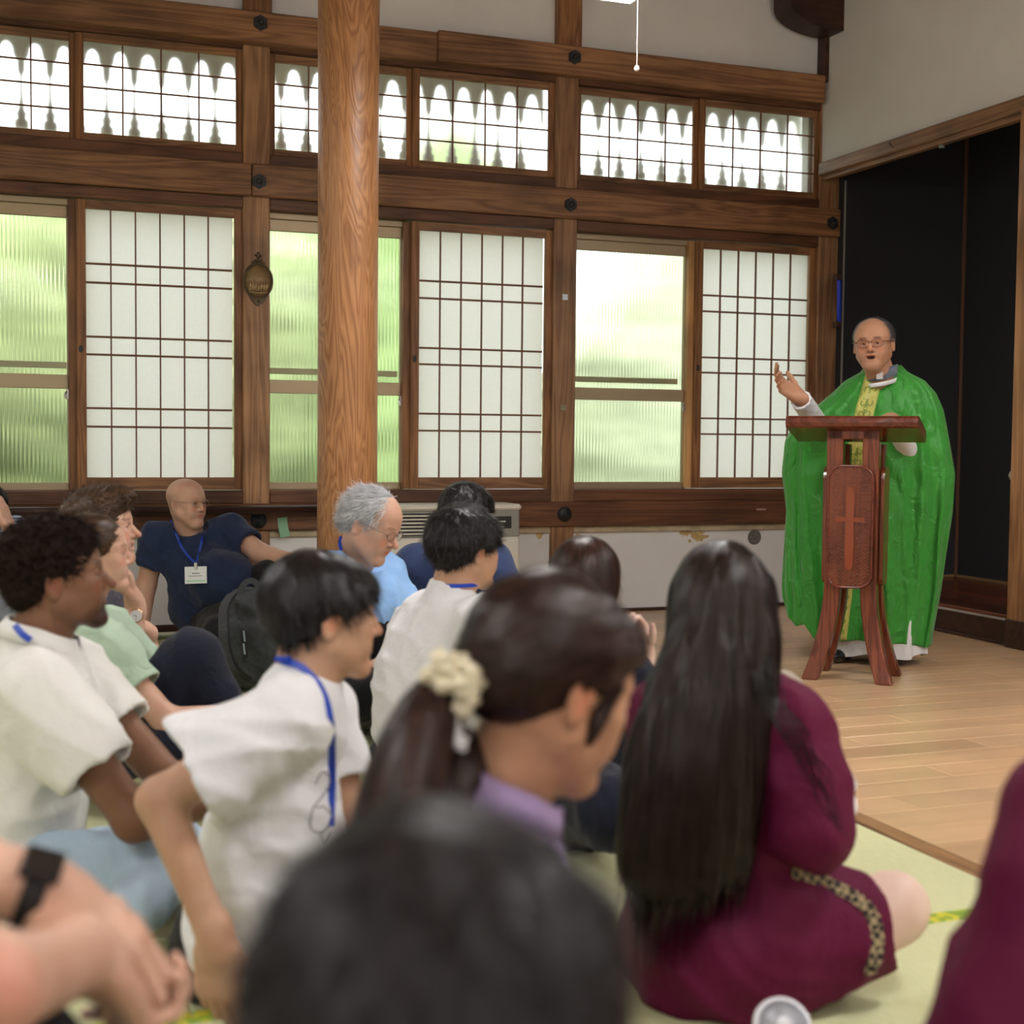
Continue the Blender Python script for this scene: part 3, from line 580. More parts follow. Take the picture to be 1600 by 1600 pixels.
# ------------------------------------------------------------------ implicit-surface modelling (smooth unions -> one closed surface)
class Sdf:
    def __init__(s): s.ops = []
    def cap(s, a, b, ra, rb=None, k=.02, sub=False):
        a = np.array(a, float); b = np.array(b, float); rb = ra if rb is None else rb; r = max(ra, rb)
        def f(p):
            pa = p-a; ba = b-a; t = np.clip((pa@ba)/(ba@ba+1e-9), 0, 1); q = pa-t[..., None]*ba
            return np.sqrt((q*q).sum(-1))-(ra+(rb-ra)*t)
        s.ops.append((f, np.minimum(a, b)-r, np.maximum(a, b)+r, k, sub)); return s
    def chain(s, pts, rs, k=.02, sub=False):
        for i in range(len(pts)-1): s.cap(pts[i], pts[i+1], rs[i], rs[i+1], k, sub)
        return s
    def ell(s, c, r, R=None, k=.02, sub=False):
        """R: rows = axes"""
        c = np.array(c, float); r = np.array(r, float); R_ = np.eye(3) if R is None else np.array(R, float)
        def f(p):
            q = (p-c)@R_.T; k0 = np.sqrt(((q/r)**2).sum(-1)); k1 = np.sqrt(((q/(r*r))**2).sum(-1))+1e-9
            return k0*(k0-1)/k1
        e = np.sqrt(((R_*r[:, None])**2).sum(0)); s.ops.append((f, c-e, c+e, k, sub)); return s
    def rbox(s, c, h, rd, R=None, k=.02, sub=False):
        c = np.array(c, float); h = np.array(h, float)-rd; R_ = np.eye(3) if R is None else np.array(R, float)
        def f(p):
            q = np.abs((p-c)@R_.T)-h; return np.sqrt((np.maximum(q, 0)**2).sum(-1))+np.minimum(q.max(-1), 0)-rd
        e = (np.abs(R_)*(h+rd)[:, None]).sum(0); s.ops.append((f, c-e, c+e, k, sub)); return s
    def sleeve(s, a, b, ra, rb, k=.03, wall=.006, flat=1.0):
        """open-ended tube from a to b (cut flat at b, hollow near b)"""
        a = np.array(a, float); b = np.array(b, float); r = max(ra, rb); n = unit(b-a); L = np.linalg.norm(b-a)
        def f(p):
            pa = p-a; h = pa@n; t = np.clip(h/L, 0, 1); q = pa-np.clip(h, 0, L)[..., None]*n; dd = np.sqrt((q*q).sum(-1)); rr = ra+(rb-ra)*t
            d = np.maximum(dd-rr, h-L)
            inner = np.maximum(dd-(rr-max(wall, .011)), (L-min(.035, L*.3))-h)
            return np.maximum(d, -inner)
        s.ops.append((f, np.minimum(a, b)-r, np.maximum(a, b)+r, k, False)); return s
    def cut(s, c, n, k=.0):
        """remove everything on the +n side of the plane"""
        c = np.array(c, float); n = unit(n); s.ops.append(('cut', c, n, k, None)); return s
    def neckcut(s, c, n, r=.098):
        c = np.array(c, float); n = unit(n)
        def f(p):
            q = p-c; h = q@n; d = q-h[..., None]*n; return np.maximum(np.sqrt((d*d).sum(-1))-r, -h)
        s.ops.append((f, c-.25, c+.25, .004, True)); return s
    def warp(s, fn, amp): s.ops.append(('warp', fn, amp, None, None)); return s
    def mesh(s, h):
        b0 = np.min([o[1] for o in s.ops if callable(o[0]) and not o[4]], 0); b1 = np.max([o[2] for o in s.ops if callable(o[0]) and not o[4]], 0)
        am = max([o[2] for o in s.ops if o[0] == 'warp']+[0])
        b0 = b0-2.5*h-am; b1 = b1+2.5*h+am; n = np.ceil((b1-b0)/h).astype(int)+1
        ax = [b0[i]+h*np.arange(n[i]) for i in range(3)]
        D = np.full(n, .5, np.float32)
        for f, a, b, k, sub in s.ops:
            if f == 'cut':
                g = np.stack(np.meshgrid(*ax, indexing='ij'), -1); D = np.maximum(D, ((g-a)@b)).astype(np.float32); continue
            if f == 'warp':
                m = np.abs(D) < 3*h+b+.01; idx = np.nonzero(m); p = np.stack([ax[i][idx[i]] for i in range(3)], -1); D[m] += a(p).astype(np.float32); continue
            mg = (k+3*h) if not sub else k
            i0 = np.clip(np.floor((a-mg-b0)/h).astype(int), 0, n-1); i1 = np.clip(np.ceil((b+mg-b0)/h).astype(int)+1, 1, n)
            if (i1 <= i0).any(): continue
            g = np.stack(np.meshgrid(*[ax[i][i0[i]:i1[i]] for i in range(3)], indexing='ij'), -1)
            d = f(g).astype(np.float32); sl = tuple(slice(i0[i], i1[i]) for i in range(3)); E = D[sl]
            if sub:
                d = -d; hh = np.maximum(k-np.abs(d-E), 0)/max(k, 1e-6); D[sl] = np.maximum(E, d)+hh*hh*k*.25
            else:
                hh = np.maximum(k-np.abs(d-E), 0)/max(k, 1e-6); D[sl] = np.minimum(E, d)-hh*hh*k*.25
        s.D, s.b0, s.h = D, b0, h
        return surface_nets(D, b0, h)
    def sample(s, p):
        q = (p-s.b0)/s.h; n = np.array(s.D.shape); i = np.clip(np.floor(q).astype(int), 0, n-2); t = np.clip(q-i, 0, 1); D = s.D; r = 0
        for a in (0, 1):
            for b in (0, 1):
                for c in (0, 1):
                    r = r+D[i[:, 0]+a, i[:, 1]+b, i[:, 2]+c]*(t[:, 0] if a else 1-t[:, 0])*(t[:, 1] if b else 1-t[:, 1])*(t[:, 2] if c else 1-t[:, 2])
        return r
    def grad(s, p, e=None):
        e = e or s.h*1.2; g = np.stack([s.sample(p+np.eye(3)[i]*e)-s.sample(p-np.eye(3)[i]*e) for i in range(3)], -1)
        return g/(np.linalg.norm(g, axis=1)[:, None]+1e-9)
def surface_nets(D, b0, h):
    s = D < 0; c = [s[i:s.shape[0]-1+i, j:s.shape[1]-1+j, k:s.shape[2]-1+k] for i in (0, 1) for j in (0, 1) for k in (0, 1)]
    cnt = sum(x.astype(np.int8) for x in c); act = (cnt > 0) & (cnt < 8); idx = np.argwhere(act)
    vid = np.full(act.shape, -1, np.int32); vid[act] = np.arange(len(idx))
    acc = np.zeros((len(idx), 3)); num = np.zeros(len(idx))
    off = [(i, j, k) for i in (0, 1) for j in (0, 1) for k in (0, 1)]
    for A in off:
        for ax in range(3):
            if A[ax] == 1: continue
            B = list(A); B[ax] = 1
            a = D[idx[:, 0]+A[0], idx[:, 1]+A[1], idx[:, 2]+A[2]]; b = D[idx[:, 0]+B[0], idx[:, 1]+B[1], idx[:, 2]+B[2]]
            m = (a < 0) != (b < 0); t = np.where(m, a/np.where(m, a-b, 1), 0); p = np.tile(np.array(A, float), (len(idx), 1)); p[:, ax] = t
            acc[m] += p[m]; num[m] += 1
    v = b0+(idx+acc/num[:, None])*h
    F = []
    for ax in range(3):
        o1, o2 = [(1, 2), (2, 0), (0, 1)][ax]
        sl0 = [slice(None)]*3; sl1 = [slice(None)]*3; sl0[ax] = slice(0, -1); sl1[ax] = slice(1, None)
        a = s[tuple(sl0)]; b = s[tuple(sl1)]; e = np.argwhere(a != b)
        e = e[(e[:, o1] > 0) & (e[:, o2] > 0) & (e[:, o1] < D.shape[o1]-1) & (e[:, o2] < D.shape[o2]-1)]
        def g(d1, d2): q = e.copy(); q[:, o1] += d1; q[:, o2] += d2; return vid[q[:, 0], q[:, 1], q[:, 2]]
        q = np.stack([g(-1, -1), g(0, -1), g(0, 0), g(-1, 0)], 1); fl = a[e[:, 0], e[:, 1], e[:, 2]]
        q[~fl] = q[~fl][:, ::-1]; F.append(q)
    return v, np.concatenate(F)
def vnoise(p, f=1.0, seed=0):
    """cheap smooth pseudo-noise in [-1,1]"""
    g = np.random.default_rng(seed); r = 0
    q = p*f
    for k in range(4):
        d = unit(g.standard_normal(3)); e = unit(g.standard_normal(3)); ph = g.uniform(0, 6.28, 2)
        r = r+np.sin(q@d*(1+.5*k)+ph[0]+1.3*np.sin(q@e*.8+ph[1]))
    return r/4
def folds(seed=0, f=26, amp=.005, dirn=None, ridge=True):
    g = np.random.default_rng(seed); d = unit(dirn) if dirn is not None else unit(g.standard_normal(3)); d2 = unit(d+unit(g.standard_normal(3))*.6); f = f*1.3; amp = amp*.7
    def fn(p):
        w = vnoise(p, 5, seed+1)*2.2+vnoise(p, 11, seed+2)*.8
        x = np.sin((p@d)*f+w*2.0); m = .5+.5*vnoise(p, 7, seed+3)
        y = np.sin((p@d2)*f*1.3+w*2.6+1); return -(amp*1.5*m*(1-np.abs(x))**1.3*1.5+amp*.8*(1-m)*(1-np.abs(y))**1.5+amp*.4*vnoise(p, 30, seed+5))
    return fn
# ------------------------------------------------------------------ people: shared builders
def skin_mat(name, col, col2=None): return mat(name, col, .48, .35, noise=.0, col2=col2 or tuple(np.array(col)*np.array([.93, .86, .84])), nscale=18, tint=True, sss=.06, bump=.0004, bscale=260)
SK_L = skin_mat('skin_light', (.60, .37, .27)); SK_P = skin_mat('skin_pale', (.68, .50, .42)); SK_A = skin_mat('skin_tan', (.52, .31, .20)); SK_D = skin_mat('skin_brown', (.215, .105, .058)); SK_M = skin_mat('skin_warm', (.50, .27, .165))
def hair_mat(name, col, spec=.5, rough=.36): return mat(name, tuple(np.array(col)*.6), rough, spec*.62, tint=True, noise=.25, nscale=30, anis=.5, bump=.0006, bscale=300)
H_BLACK = hair_mat('hair_black', (.013, .011, .012)); H_DBROWN = hair_mat('hair_dark_brown', (.034, .017, .013)); H_BROWN = hair_mat('hair_brown', (.13, .07, .038)); H_GREY = hair_mat('hair_grey', (.85, .87, .90), .4, .45)
H_LONG = hair_mat('hair_long_dark', (.024, .014, .011), .5, .34); H_CURL = hair_mat('hair_curly', (.028, .016, .012), .2, .7); H_SALT = hair_mat('hair_salt', (.10, .10, .11))
M_eye = mat('eye', (.8, .8, .8), .15, .6, tint=True)
def cloth(name, col, rough=.85, noise=.06, sheen=.1, bump=.0012, wr=.007):
    m = mat(name, col, rough, .2, noise=noise, nscale=6, bump=bump, bscale=90, sheen=sheen); N, L = nt(m); b = N['Principled BSDF']
    tc = N.new('ShaderNodeTexCoord'); n = N.new('ShaderNodeTexNoise'); n.inputs['Scale'].default_value = 8; n.inputs['Detail'].default_value = 2.5; n.inputs['Distortion'].default_value = 1.8; L.new(tc.outputs['Object'], n.inputs['Vector'])
    bp = N.new('ShaderNodeBump'); bp.inputs['Distance'].default_value = wr; L.new(n.outputs[0], bp.inputs['Height']); L.new(b.inputs['Normal'].links[0].from_socket, bp.inputs['Normal']); L.new(bp.outputs[0], b.inputs['Normal']); return m
CL_WHITE = cloth('white_cotton', (.76, .77, .79)); CL_CREAMW = cloth('off_white_cotton', (.78, .78, .75)); CL_NAVY = cloth('navy_cotton', (.018, .030, .075)); CL_BLACK = cloth('black_trousers', (.012, .012, .015)); CL_NAVYT = cloth('navy_trousers', (.010, .013, .027))
CL_MINT = cloth('mint_blouse', (.42, .56, .43)); CL_SKY = cloth('sky_blue_shirt', (.26, .46, .78)); CL_MAROON = cloth('maroon_jersey', (.098, .003, .031), .7, .05, .0); CL_DENIM = cloth('light_denim', (.46, .60, .74), .9, .18); CL_SLATE = cloth('slate_shirt', (.06, .09, .15)); CL_BEIGE = cloth('beige_sock', (.42, .40, .33))
CL_NAVY2 = cloth('blue_navy_shirt', (.035, .055, .135)); CL_GREYT = cloth('grey_trousers', (.2, .22, .25))
M_lany = mat('lanyard_blue', (.01, .05, .42), .5)
M_gold = mat('watch_gold', (.7, .42, .25), .25, .5, metal=1); M_face = mat('watch_face', (.8, .8, .8), .3); M_strap = mat('watch_strap_brown', (.07, .025, .015), .5); M_strapk = mat('watch_strap_black', (.012, .012, .014), .5); M_strapw = mat('watch_strap_white', (.6, .6, .6), .5)
def frame_from(F, roll=0, up=UP):
    F = unit(F); X = unit(np.cross(F, up)); Z = np.cross(X, F); c, s_ = math.cos(roll), math.sin(roll)
    return np.array([X*c+Z*s_, F, -X*s_+Z*c])
def face_dir(a, p=0):
    a, p = math.radians(a), math.radians(p); return (CR*math.cos(a)+CF*math.sin(a))*math.cos(p)+UP*math.sin(p)
class Head:
    def __init__(s, c, a, pitch=0, roll=0, scale=1.0, wide=1.0): s.c = np.array(c); s.R = frame_from(face_dir(a, pitch), math.radians(roll)); s.s = scale; s.w = wide
    def W(s, p): return s.c+(np.asarray(p, float)*s.s)@s.R
    def L(s, p): return ((np.asarray(p)-s.c)@s.R.T)/s.s
def head_mesh(H, h=.0032, neck_to=None, jaw=0, nose=1, mouth_open=0, chin=0, brow=.3, stubble=0, scalp=None, lipc=(1, .62, .6), browc=(.3, .22, .2), female=False, beard=0, cheeks=0):
    s = Sdf(); w = H.w
    s.ell((0, -.014, .036), (.0755*w, .096, .084), k=0); s.ell((0, .022, .03), (.066*w, .068, .074), k=.03)
    s.ell((0, .028, -.028), (.057*w, .060, .076), k=.03)
    for x in (-1, 1):
        s.cap((x*(.052+jaw)*w, .004, -.052), (x*.018*w, .068, -.096), .020, .018, k=.03)
        s.ell((x*.040*w, .062, -.018), (.022, .020, .020), k=.022)                 # cheekbone
        s.ell((x*.036*w, .064, -.050), (.018, .020, .022), k=.022)
        s.cap((x*.010, .085, .024), (x*.044*w, .070, .024), .0085, .008, k=.014)   # brow
        s.ell((x*.031, .0935, .004), (.017, .013, .0105), k=.010, sub=True)          # socket
    s.ell((0, .071, -.098), (.020, .017, .015), k=.022)
    s.chain([(0, .082, .014), (0, .094, -.006), (0, .1055*nose+.000, -.026)], [.0085, .0085, .0105], k=.010)
    for x in (-1, 1):
        s.ell((x*.0125, .091, -.030), (.0085, .011, .0075), k=.006); s.ell((x*.0065, .1015, -.0385), (.0032, .005, .003), k=.003, sub=True)
        s.ell((x*.031, .0755, .0065), (.0165, .0135, .0095), k=.003)               # lids over the ball
        s.ell((x*.031, .0915, .0035), (.0115, .006, .0034), k=.002, sub=True)         # eye opening
    s.ell((0, .079, -.054), (.026, .012, .022), k=.014)
    if mouth_open:
        s.ell((0, .090, -.050), (.024, .0075, .005), k=.004); s.ell((0, .086, -.051-.018-mouth_open*.6), (.020, .008, .0062), k=.005)
        s.ell((0, .089, -.0605-mouth_open*.3), (.0195, .014, .0045+mouth_open*.45), k=.003, sub=True)
    else:
        s.ell((0, .0885, -.0545), (.0215, .0065, .0045), k=.004); s.ell((0, .0885, -.0640), (.0190, .0065, .0052), k=.004)
        s.cap((-.022, .0915, -.0592), (.022, .0915, -.0592), .0014, k=.003, sub=True)
    if chin: s.ell((0, .050, -.100), (.036, .035, .024), k=.03)
    for x in (-1, 1):                                                                # ears
        Re = frame_from((-.25*x, 1, .18)) if True else None
        e = np.array([x*.0755*w, -.006, -.004])
        s.ell(e, (.0075, .0185, .032), R=[unit((1, .28*x, 0)), unit((-.28*x, 1, -.12)), (0, .12, 1)], k=.007)
        s.ell(e+(x*.0085, .002, .006), (.0050, .0105, .0175), k=.004, sub=True)
        s.ell(e+(x*.0025, -.002, -.024), (.0065, .009, .010), k=.005)
    nb = np.array([0, -.045, -.16]) if neck_to is None else H.L(neck_to)
    rn = .048 if female else .057
    s.chain([(0, -.022, -.035), tuple(np.array([0, -.022, -.05])*.45+nb*.55), tuple(nb)], [.060*(.85 if female else 1), rn, rn*1.12], k=.03)
    v, f = s.mesh(h/H.s); t = np.ones((len(v), 3))
    x, y, z = v.T
    def bl(m, c, amt=1):
        m = np.clip(m, 0, 1)[:, None]*amt; t[:] = t*(1-m)+t*np.array(c)*m
    lip = 1-(((x/.022)**2+((z+.059)/(.0085+mouth_open*.6))**2+((y-.092)/.014)**2)); bl(lip*2.5, lipc)
    if mouth_open: bl(2.5*(1-((x/.019)**2+((z+.0605+mouth_open*.3)/(.005+mouth_open*.4))**2+((y-.082)/.010)**2)), (.12, .05, .05))
    for sx_ in (-1, 1):
        bz = .0285-.10*np.abs(np.abs(x)-.03)
        bl(3*(1-((np.abs(x-sx_*.032)/.020)**2+((z-bz)/.0042)**2))*(y > .05), browc, brow*2 if brow < .5 else 1)
        bl(1.2*(1-(((x-sx_*.031)/.018)**2+((z-.004)/.011)**2))*(y > .06), (.86, .76, .74))
        bl(1.2*(1-(((x-sx_*.042)/.02)**2+((z+.025)/.02)**2))*(y > .03), (1.05, .85, .82))
        bl(2*(1-(((x-sx_*.0065)/.004)**2+((z+.037)/.004)**2))*(y > .085), (.3, .2, .2))
        bl(1.4*(1-(((np.abs(x)-.078)/.012)**2+((z+.004)/.03)**2+((y+.004)/.02)**2)), (1.03, .90, .86))
    bl(1.3*(1-(((x)/.014)**2+((z+.026)/.015)**2))*(y > .085), (1.05, .84, .8))
    if stubble:
        m = ((z < -.040-.0*y) & (y > -.02)).astype(float)*np.clip((-.035-z)/.02, 0, 1)*np.clip((z+.14)/.02, 0, 1); m = np.where((np.abs(x) < .024) & (z > -.075) & (z < -.05), m*.25, m); bl(m, (.45, .42, .42), stubble)
    if beard:
        m = np.clip(2.2-np.sqrt((x/.04)**2+((z+.096)/.030)**2+((y-.07)/.045)**2)*1.3, 0, 1); bl(m, (.12, .10, .10), beard)
    if scalp is not None: scalp(v, t)
    return H.W(v), f, t
def eyes(H, par, look=(0, 1, 0), col=(.05, .03, .02)):
    for x in (-1, 1):
        c = np.array([x*.031, .0755, .0045]); m = MB(); n = 14; lk = unit(look); v = []
        th = np.linspace(0, PI, n); a = np.linspace(0, 2*PI, 19)[:-1]; A = unit(np.cross(lk, (0, 0, 1))); B = np.cross(A, lk)
        for q in th:
            for w_ in a: v.append(c+.0118*(lk*math.cos(q)+math.sin(q)*(A*math.cos(w_)+B*math.sin(w_))))
        v = np.array(v); col_ = np.ones((len(v), 3)); ang_ = np.repeat(th, 18); col_[ang_ < .52] = col; col_[ang_ < .22] = (.01, .01, .01)
        f = [[i*18+k, (i+1)*18+k, (i+1)*18+(k+1) % 18, i*18+(k+1) % 18] for i in range(n-1) for k in range(18)]
        mesh_np('eye', H.W(v), np.array(f), M_eye, par, True, col_)
def glasses(H, par, rim=None, r=.0011, w=.024, hgt=.0165, rimless=False, z0=.0035):
    rim = rim or mat('spectacle_metal', (.25, .2, .17), .3, metal=.9)
    t = np.linspace(0, 2*PI, 29)[:-1]; g = MB(); yb = .100
    def ring(x): return np.c_[x+w*np.sign(np.cos(t))*np.abs(np.cos(t))**.75, yb-.004*np.abs((x+w*np.cos(t))/.05)**2+0*t, z0+hgt*np.sign(np.sin(t))*np.abs(np.sin(t))**.8]
    for x in (-.032, .032): g.tube(H.W(ring(x)), r*H.s, 6, closed=True)
    g.tube(H.W([(-.009, yb, z0+.004), (0, yb+.002, z0+.007), (.009, yb, z0+.004)]), r*H.s, 6)
    for x in (-1, 1): g.tube(H.W([(x*.056, yb-.006, z0+.005), (x*.070*max(H.w, 1), yb-.020, z0+.006), (x*.079*H.w, .02, z0+.006), (x*.079*H.w, -.008, z0+.004), (x*.079*H.w, -.02, z0-.012)]), r*1.1*H.s, 6)
    o = g.build('spectacles', rim, par, True)
    for x in (-.032, .032):
        R_ = ring(x)*np.array([1, 1, 1]); c = R_.mean(0); v = H.W(np.concatenate([R_, [c]])); n = len(R_); MB().add(v, [[i, (i+1) % n, n] for i in range(n)]).build('lens', M_lens, o)
    return o
def hair_obj(H, s, h, m, par, flow, n=2500, L=.05, steps=7, width=.0022, lift=.004, seed=0, name='hair', warp=None, tv=(.6, 1.7), curl=0, region=None, jitter=.35, base_t=.75, smooth_region=None):
    if warp: s.warp(*warp)
    v, f = s.mesh(h); g = np.random.default_rng(seed)
    base_c = np.ones((len(v), 3))*base_t
    ok = np.arange(len(v))
    if region is not None: ok = ok[region(v)]
    st = v[g.choice(ok, n)]+g.normal(0, h*.5, (n, 3))
    p = st.copy(); P_ = []; N_ = []; ln = g.uniform(.6, 1.25, n)*L/steps; jd = g.normal(0, jitter, (n, 3)); tw = g.uniform(0, 6.28, n); off = g.uniform(.0002, .0018, n); loose = g.uniform(0, 1, n) < .28
    for k in range(steps+1):
        nr = s.grad(p); d = s.sample(p); t_ = k/steps
        pj = nr*(d-(off+lift*t_*t_*np.abs(jd[:, 0]/max(jitter, .01))))[:, None]
        if t_ > .6: pj = pj*(~loose[:, None])
        p = p-pj
        P_.append(p.copy()); N_.append(nr)
        F = flow(p)+jd
        if curl: F = F+curl*np.stack([np.sin(tw+k*1.9), np.cos(tw+k*1.9), np.sin(tw*2+k*1.4)], -1)
        F = F-nr*(F*nr).sum(1)[:, None]*(1 if t_ < .6 else np.where(loose, 0, 1)[:, None]); F /= np.linalg.norm(F, axis=1)[:, None]+1e-6
        p = p+F*ln[:, None]
    P_ = np.stack(P_, 1); N_ = np.stack(N_, 1); T = np.gradient(P_, axis=1); B = np.cross(T, N_); B /= np.linalg.norm(B, axis=2)[..., None]+1e-9
    wd = width*(1-.75*(np.linspace(0, 1, steps+1)**2))[None, :, None]*g.uniform(.6, 1.3, (n, 1, 1))
    a = P_-B*wd/2; b = P_+B*wd/2; nv = np.stack([a, b], 2).reshape(-1, 3)
    k = np.arange(n*(steps+1)).reshape(n, steps+1)[:, :-1].ravel()*2
    q = np.stack([k, k+1, k+3, k+2], 1)+len(v)
    tn = np.repeat(g.uniform(tv[0], tv[1], n), (steps+1)*2)[:, None]*np.ones(3)
    return mesh_np(name, H.W(np.concatenate([v, nv])), [f, q], m, par, True, np.concatenate([base_c, tn]))
def crown_flow(H, crown=(0, -.05, .12), grav=.5, extra=(0, 0, 0)):
    dn = (np.array([0, 0, -1.])@H.R.T)
    def fl(p): d = p-np.array(crown); d /= np.linalg.norm(d, axis=1)[:, None]+1e-6; return d+dn*grav+np.array(extra)
    return fl
def hand(s, wrist, d, dorsal, right=True, curl=(.5, .5, .5, .5), thumb=(.5, .4), sc=1.0, spread=.0, rot=0):
    """five-fingered hand added to the implicit surface s"""
    d = unit(d); dorsal = unit(np.array(dorsal)-d*(np.array(dorsal)@d)); X = np.cross(d, dorsal)*(-1 if right else 1); w = np.array(wrist, float)
    Q = lambda x, y, z: w+(X*x+d*y+dorsal*z)*sc
    R_ = np.array([X, d, dorsal])
    s.rbox(Q(0, .052, 0), np.array((.039, .046, .0135))*sc, .012*sc, R_, k=.018*sc); s.ell(Q(.018, .032, -.010), np.array((.020, .030, .013))*sc, R_, k=.012*sc); s.ell(Q(-.024, .04, -.008), np.array((.014, .032, .012))*sc, R_, k=.012*sc)
    s.cap(Q(0, -.02, 0), Q(0, .02, 0), .026*sc, .024*sc, k=.025*sc)
    for i, (bx, by, ls, r) in enumerate([(.029, .092, (.043, .027, .021), .0090), (.0095, .097, (.047, .030, .022), .0092), (-.0105, .093, (.043, .028, .021), .0088), (-.029, .084, (.034, .021, .019), .0078)]):
        c = curl[i]; c = (c, c*1.1, c*.8) if np.isscalar(c) else c
        a = 0; fan = (1.5-i)*spread; p = Q(bx, by, 0); pts = [Q(bx*.9, by-.02, 0), p]
        for k, l in enumerate(ls):
            a += c[k]; dr = (d*math.cos(fan)+X*math.sin(fan))*math.cos(a)-dorsal*math.sin(a); p = p+dr*l*sc; pts.append(p)
        s.chain(pts, [r*1.05*sc, r*1.08*sc, r*.98*sc, r*.9*sc, r*.78*sc], k=.0035*sc)
    t1, t2 = thumb; p0 = Q(.022, .020, -.004); dr = unit(X*math.sin(.9-t2*.5)+d*math.cos(.9-t2*.5)-dorsal*t1*.6); p1 = p0+dr*.040*sc
    dr2 = unit(dr+d*.35-dorsal*t1*.6-X*t2*.4); p2 = p1+dr2*.031*sc; dr3 = unit(dr2-X*t2*.5+d*.1); p3 = p2+dr3*.025*sc
    s.chain([p0, p1, p2, p3], [.015*sc, .0115*sc, .0105*sc, .0085*sc], k=.008*sc)
def hand_mesh(wrist, elbow, d, dorsal, right=True, h=.003, rw=.026, **k):
    s = Sdf(); e = unit(np.array(elbow)-np.array(wrist)); s.cap(np.array(wrist)+e*.07, wrist, rw*1.2, rw, k=.02); hand(s, wrist, d, dorsal, right, **k); return s.mesh(h)
def body_obj(patches, m, par, name='body'):
    """join patches (verts, faces[, tint]) into the one body mesh"""
    V_, F_, T_ = [], [], []; n = 0
    for p in patches:
        V_.append(p[0]); F_.append(p[1]+n); T_.append(p[2] if len(p) > 2 else np.ones((len(p[0]), 3))); n += len(p[0])
    return mesh_np(name, np.concatenate(V_), np.concatenate(F_), m, par, True, np.concatenate(T_))
def torso(s, pel, nk, shL, shR, wc=.17, dc=.105, wb=.155, db=.11, k=.06, hips=True, lean=0, sr=.05):
    pel, nk, shL, shR = map(np.array, (pel, nk, shL, shR)); u = unit(nk-pel); l = shR-shL; l = unit(l-u*(l@u)); fr_ = np.cross(u, l); L = np.linalg.norm(nk-pel); R_ = np.array([l, fr_, u])
    s.ell(pel+(nk-pel)*.66+fr_*lean, (wc, dc, L*.36), R_, k=.02); s.ell(pel+(nk-pel)*.30+fr_*lean*1.5, (wb, db, L*.34), R_, k=k)
    if hips: s.ell(pel+u*.03, (wb*1.08, db*1.05, .12), R_, k=k)
    s.chain([shL, (shL+shR)/2*.5+nk*.5-u*.045, shR], [sr, sr*1.05, sr], k=k); return R_
def limb(a, b, c, r, m_=.006, s=None, k=.02):
    s = s or Sdf(); s.cap(a, b, r[0], r[1], k=k); s.cap(b, c, r[1]*1.04, r[2], k=k)
    return s
def sdf_obj(s, h, name, m, par, f=None, amp=.006): 
    if f: s.warp(f, amp)
    v, q = s.mesh(h); return mesh_np(name, v, q, m, par, True)
def lanyard(par, pts, badge=None, w=.013, nrm=None, face=None, mt=None):
    pts = np.array(pts); t = np.linspace(0, 1, len(pts)); tt = np.linspace(0, 1, len(pts)*5)
    q = np.stack([np.interp(tt, t, pts[:, i]) for i in range(3)], 1)
    for _ in range(3): q[1:-1] = (q[:-2]+q[1:-1]*2+q[2:])/4
    n = nrm if nrm is not None else -(RW[:, 2]); return MB().ribbon(q, w, .0018, n).build('lanyard', mt or M_lany, par)
def smooth_path(pts, m=6):
    pts = np.array(pts, float); n = len(pts); out = []
    for i in range(n-1):
        p0, p1, p2, p3 = pts[max(i-1, 0)], pts[i], pts[i+1], pts[min(i+2, n-1)]
        for t in np.linspace(0, 1, m, endpoint=False): out.append(.5*((2*p1)+(-p0+p2)*t+(2*p0-5*p1+4*p2-p3)*t*t+(-p0+3*p1-3*p2+p3)*t**3))
    out.append(pts[-1]); return np.array(out)
def watch(par, c, axis, out, r, strap, caseM, faceM, sq=False, w=.020, cr=.018):
    axis = unit(axis); out = unit(np.array(out)-axis*(np.array(out)@axis)); b = np.cross(axis, out); t = np.linspace(0, 2*PI, 33)[:-1]
    m = MB(); c = np.array(c); ring = c+r*(np.cos(t)[:, None]*out+np.sin(t)[:, None]*b); v = []
    for k in range(32):
        rd = math.cos(t[k])*out+math.sin(t[k])*b
        for (p, q) in ((-w/2, 0), (w/2, 0), (w/2, .003), (-w/2, .003)): v.append(c+axis*p+rd*(r+q))
    m.add(v, [[k*4+j, k*4+(j+1) % 4, ((k+1) % 32)*4+(j+1) % 4, ((k+1) % 32)*4+j] for k in range(32) for j in range(4)])
    o = m.build('watch', strap, par)
    cs = MB()
    if sq: cs.box((-cr, -cr, 0), (cr, cr, .009), .003, frame=(c+out*(r+.001), np.array([axis, b, out]))); cs.build('watch_case', caseM, o); MB().box((-cr*.85, -cr*.85, .009), (cr*.85, cr*.85, .0098), 0, frame=(c+out*(r+.001), np.array([axis, b, out]))).build('watch_dial', faceM, o)
    else:
        cs.lathe([(cr, 0), (cr, .006), (cr*.88, .008), (cr*.85, .0065)], c+out*(r+.001), out, 24); cs.build('watch_case', caseM, o); MB().lathe([(cr*.86, .0064), (0, .0066)], c+out*(r+.001), out, 24).build('watch_dial', faceM, o)
        d_ = c+out*(r+.0082); MB().ribbon([d_, d_+axis*cr*.6], .0015, .0005, out).ribbon([d_, d_+b*cr*.45], .0018, .0005, out).build('watch_hands', M_iron, o)
    return o
def person(base, label, group='seated congregation'):
    return empty('person', tuple(base), label, 'person', None)
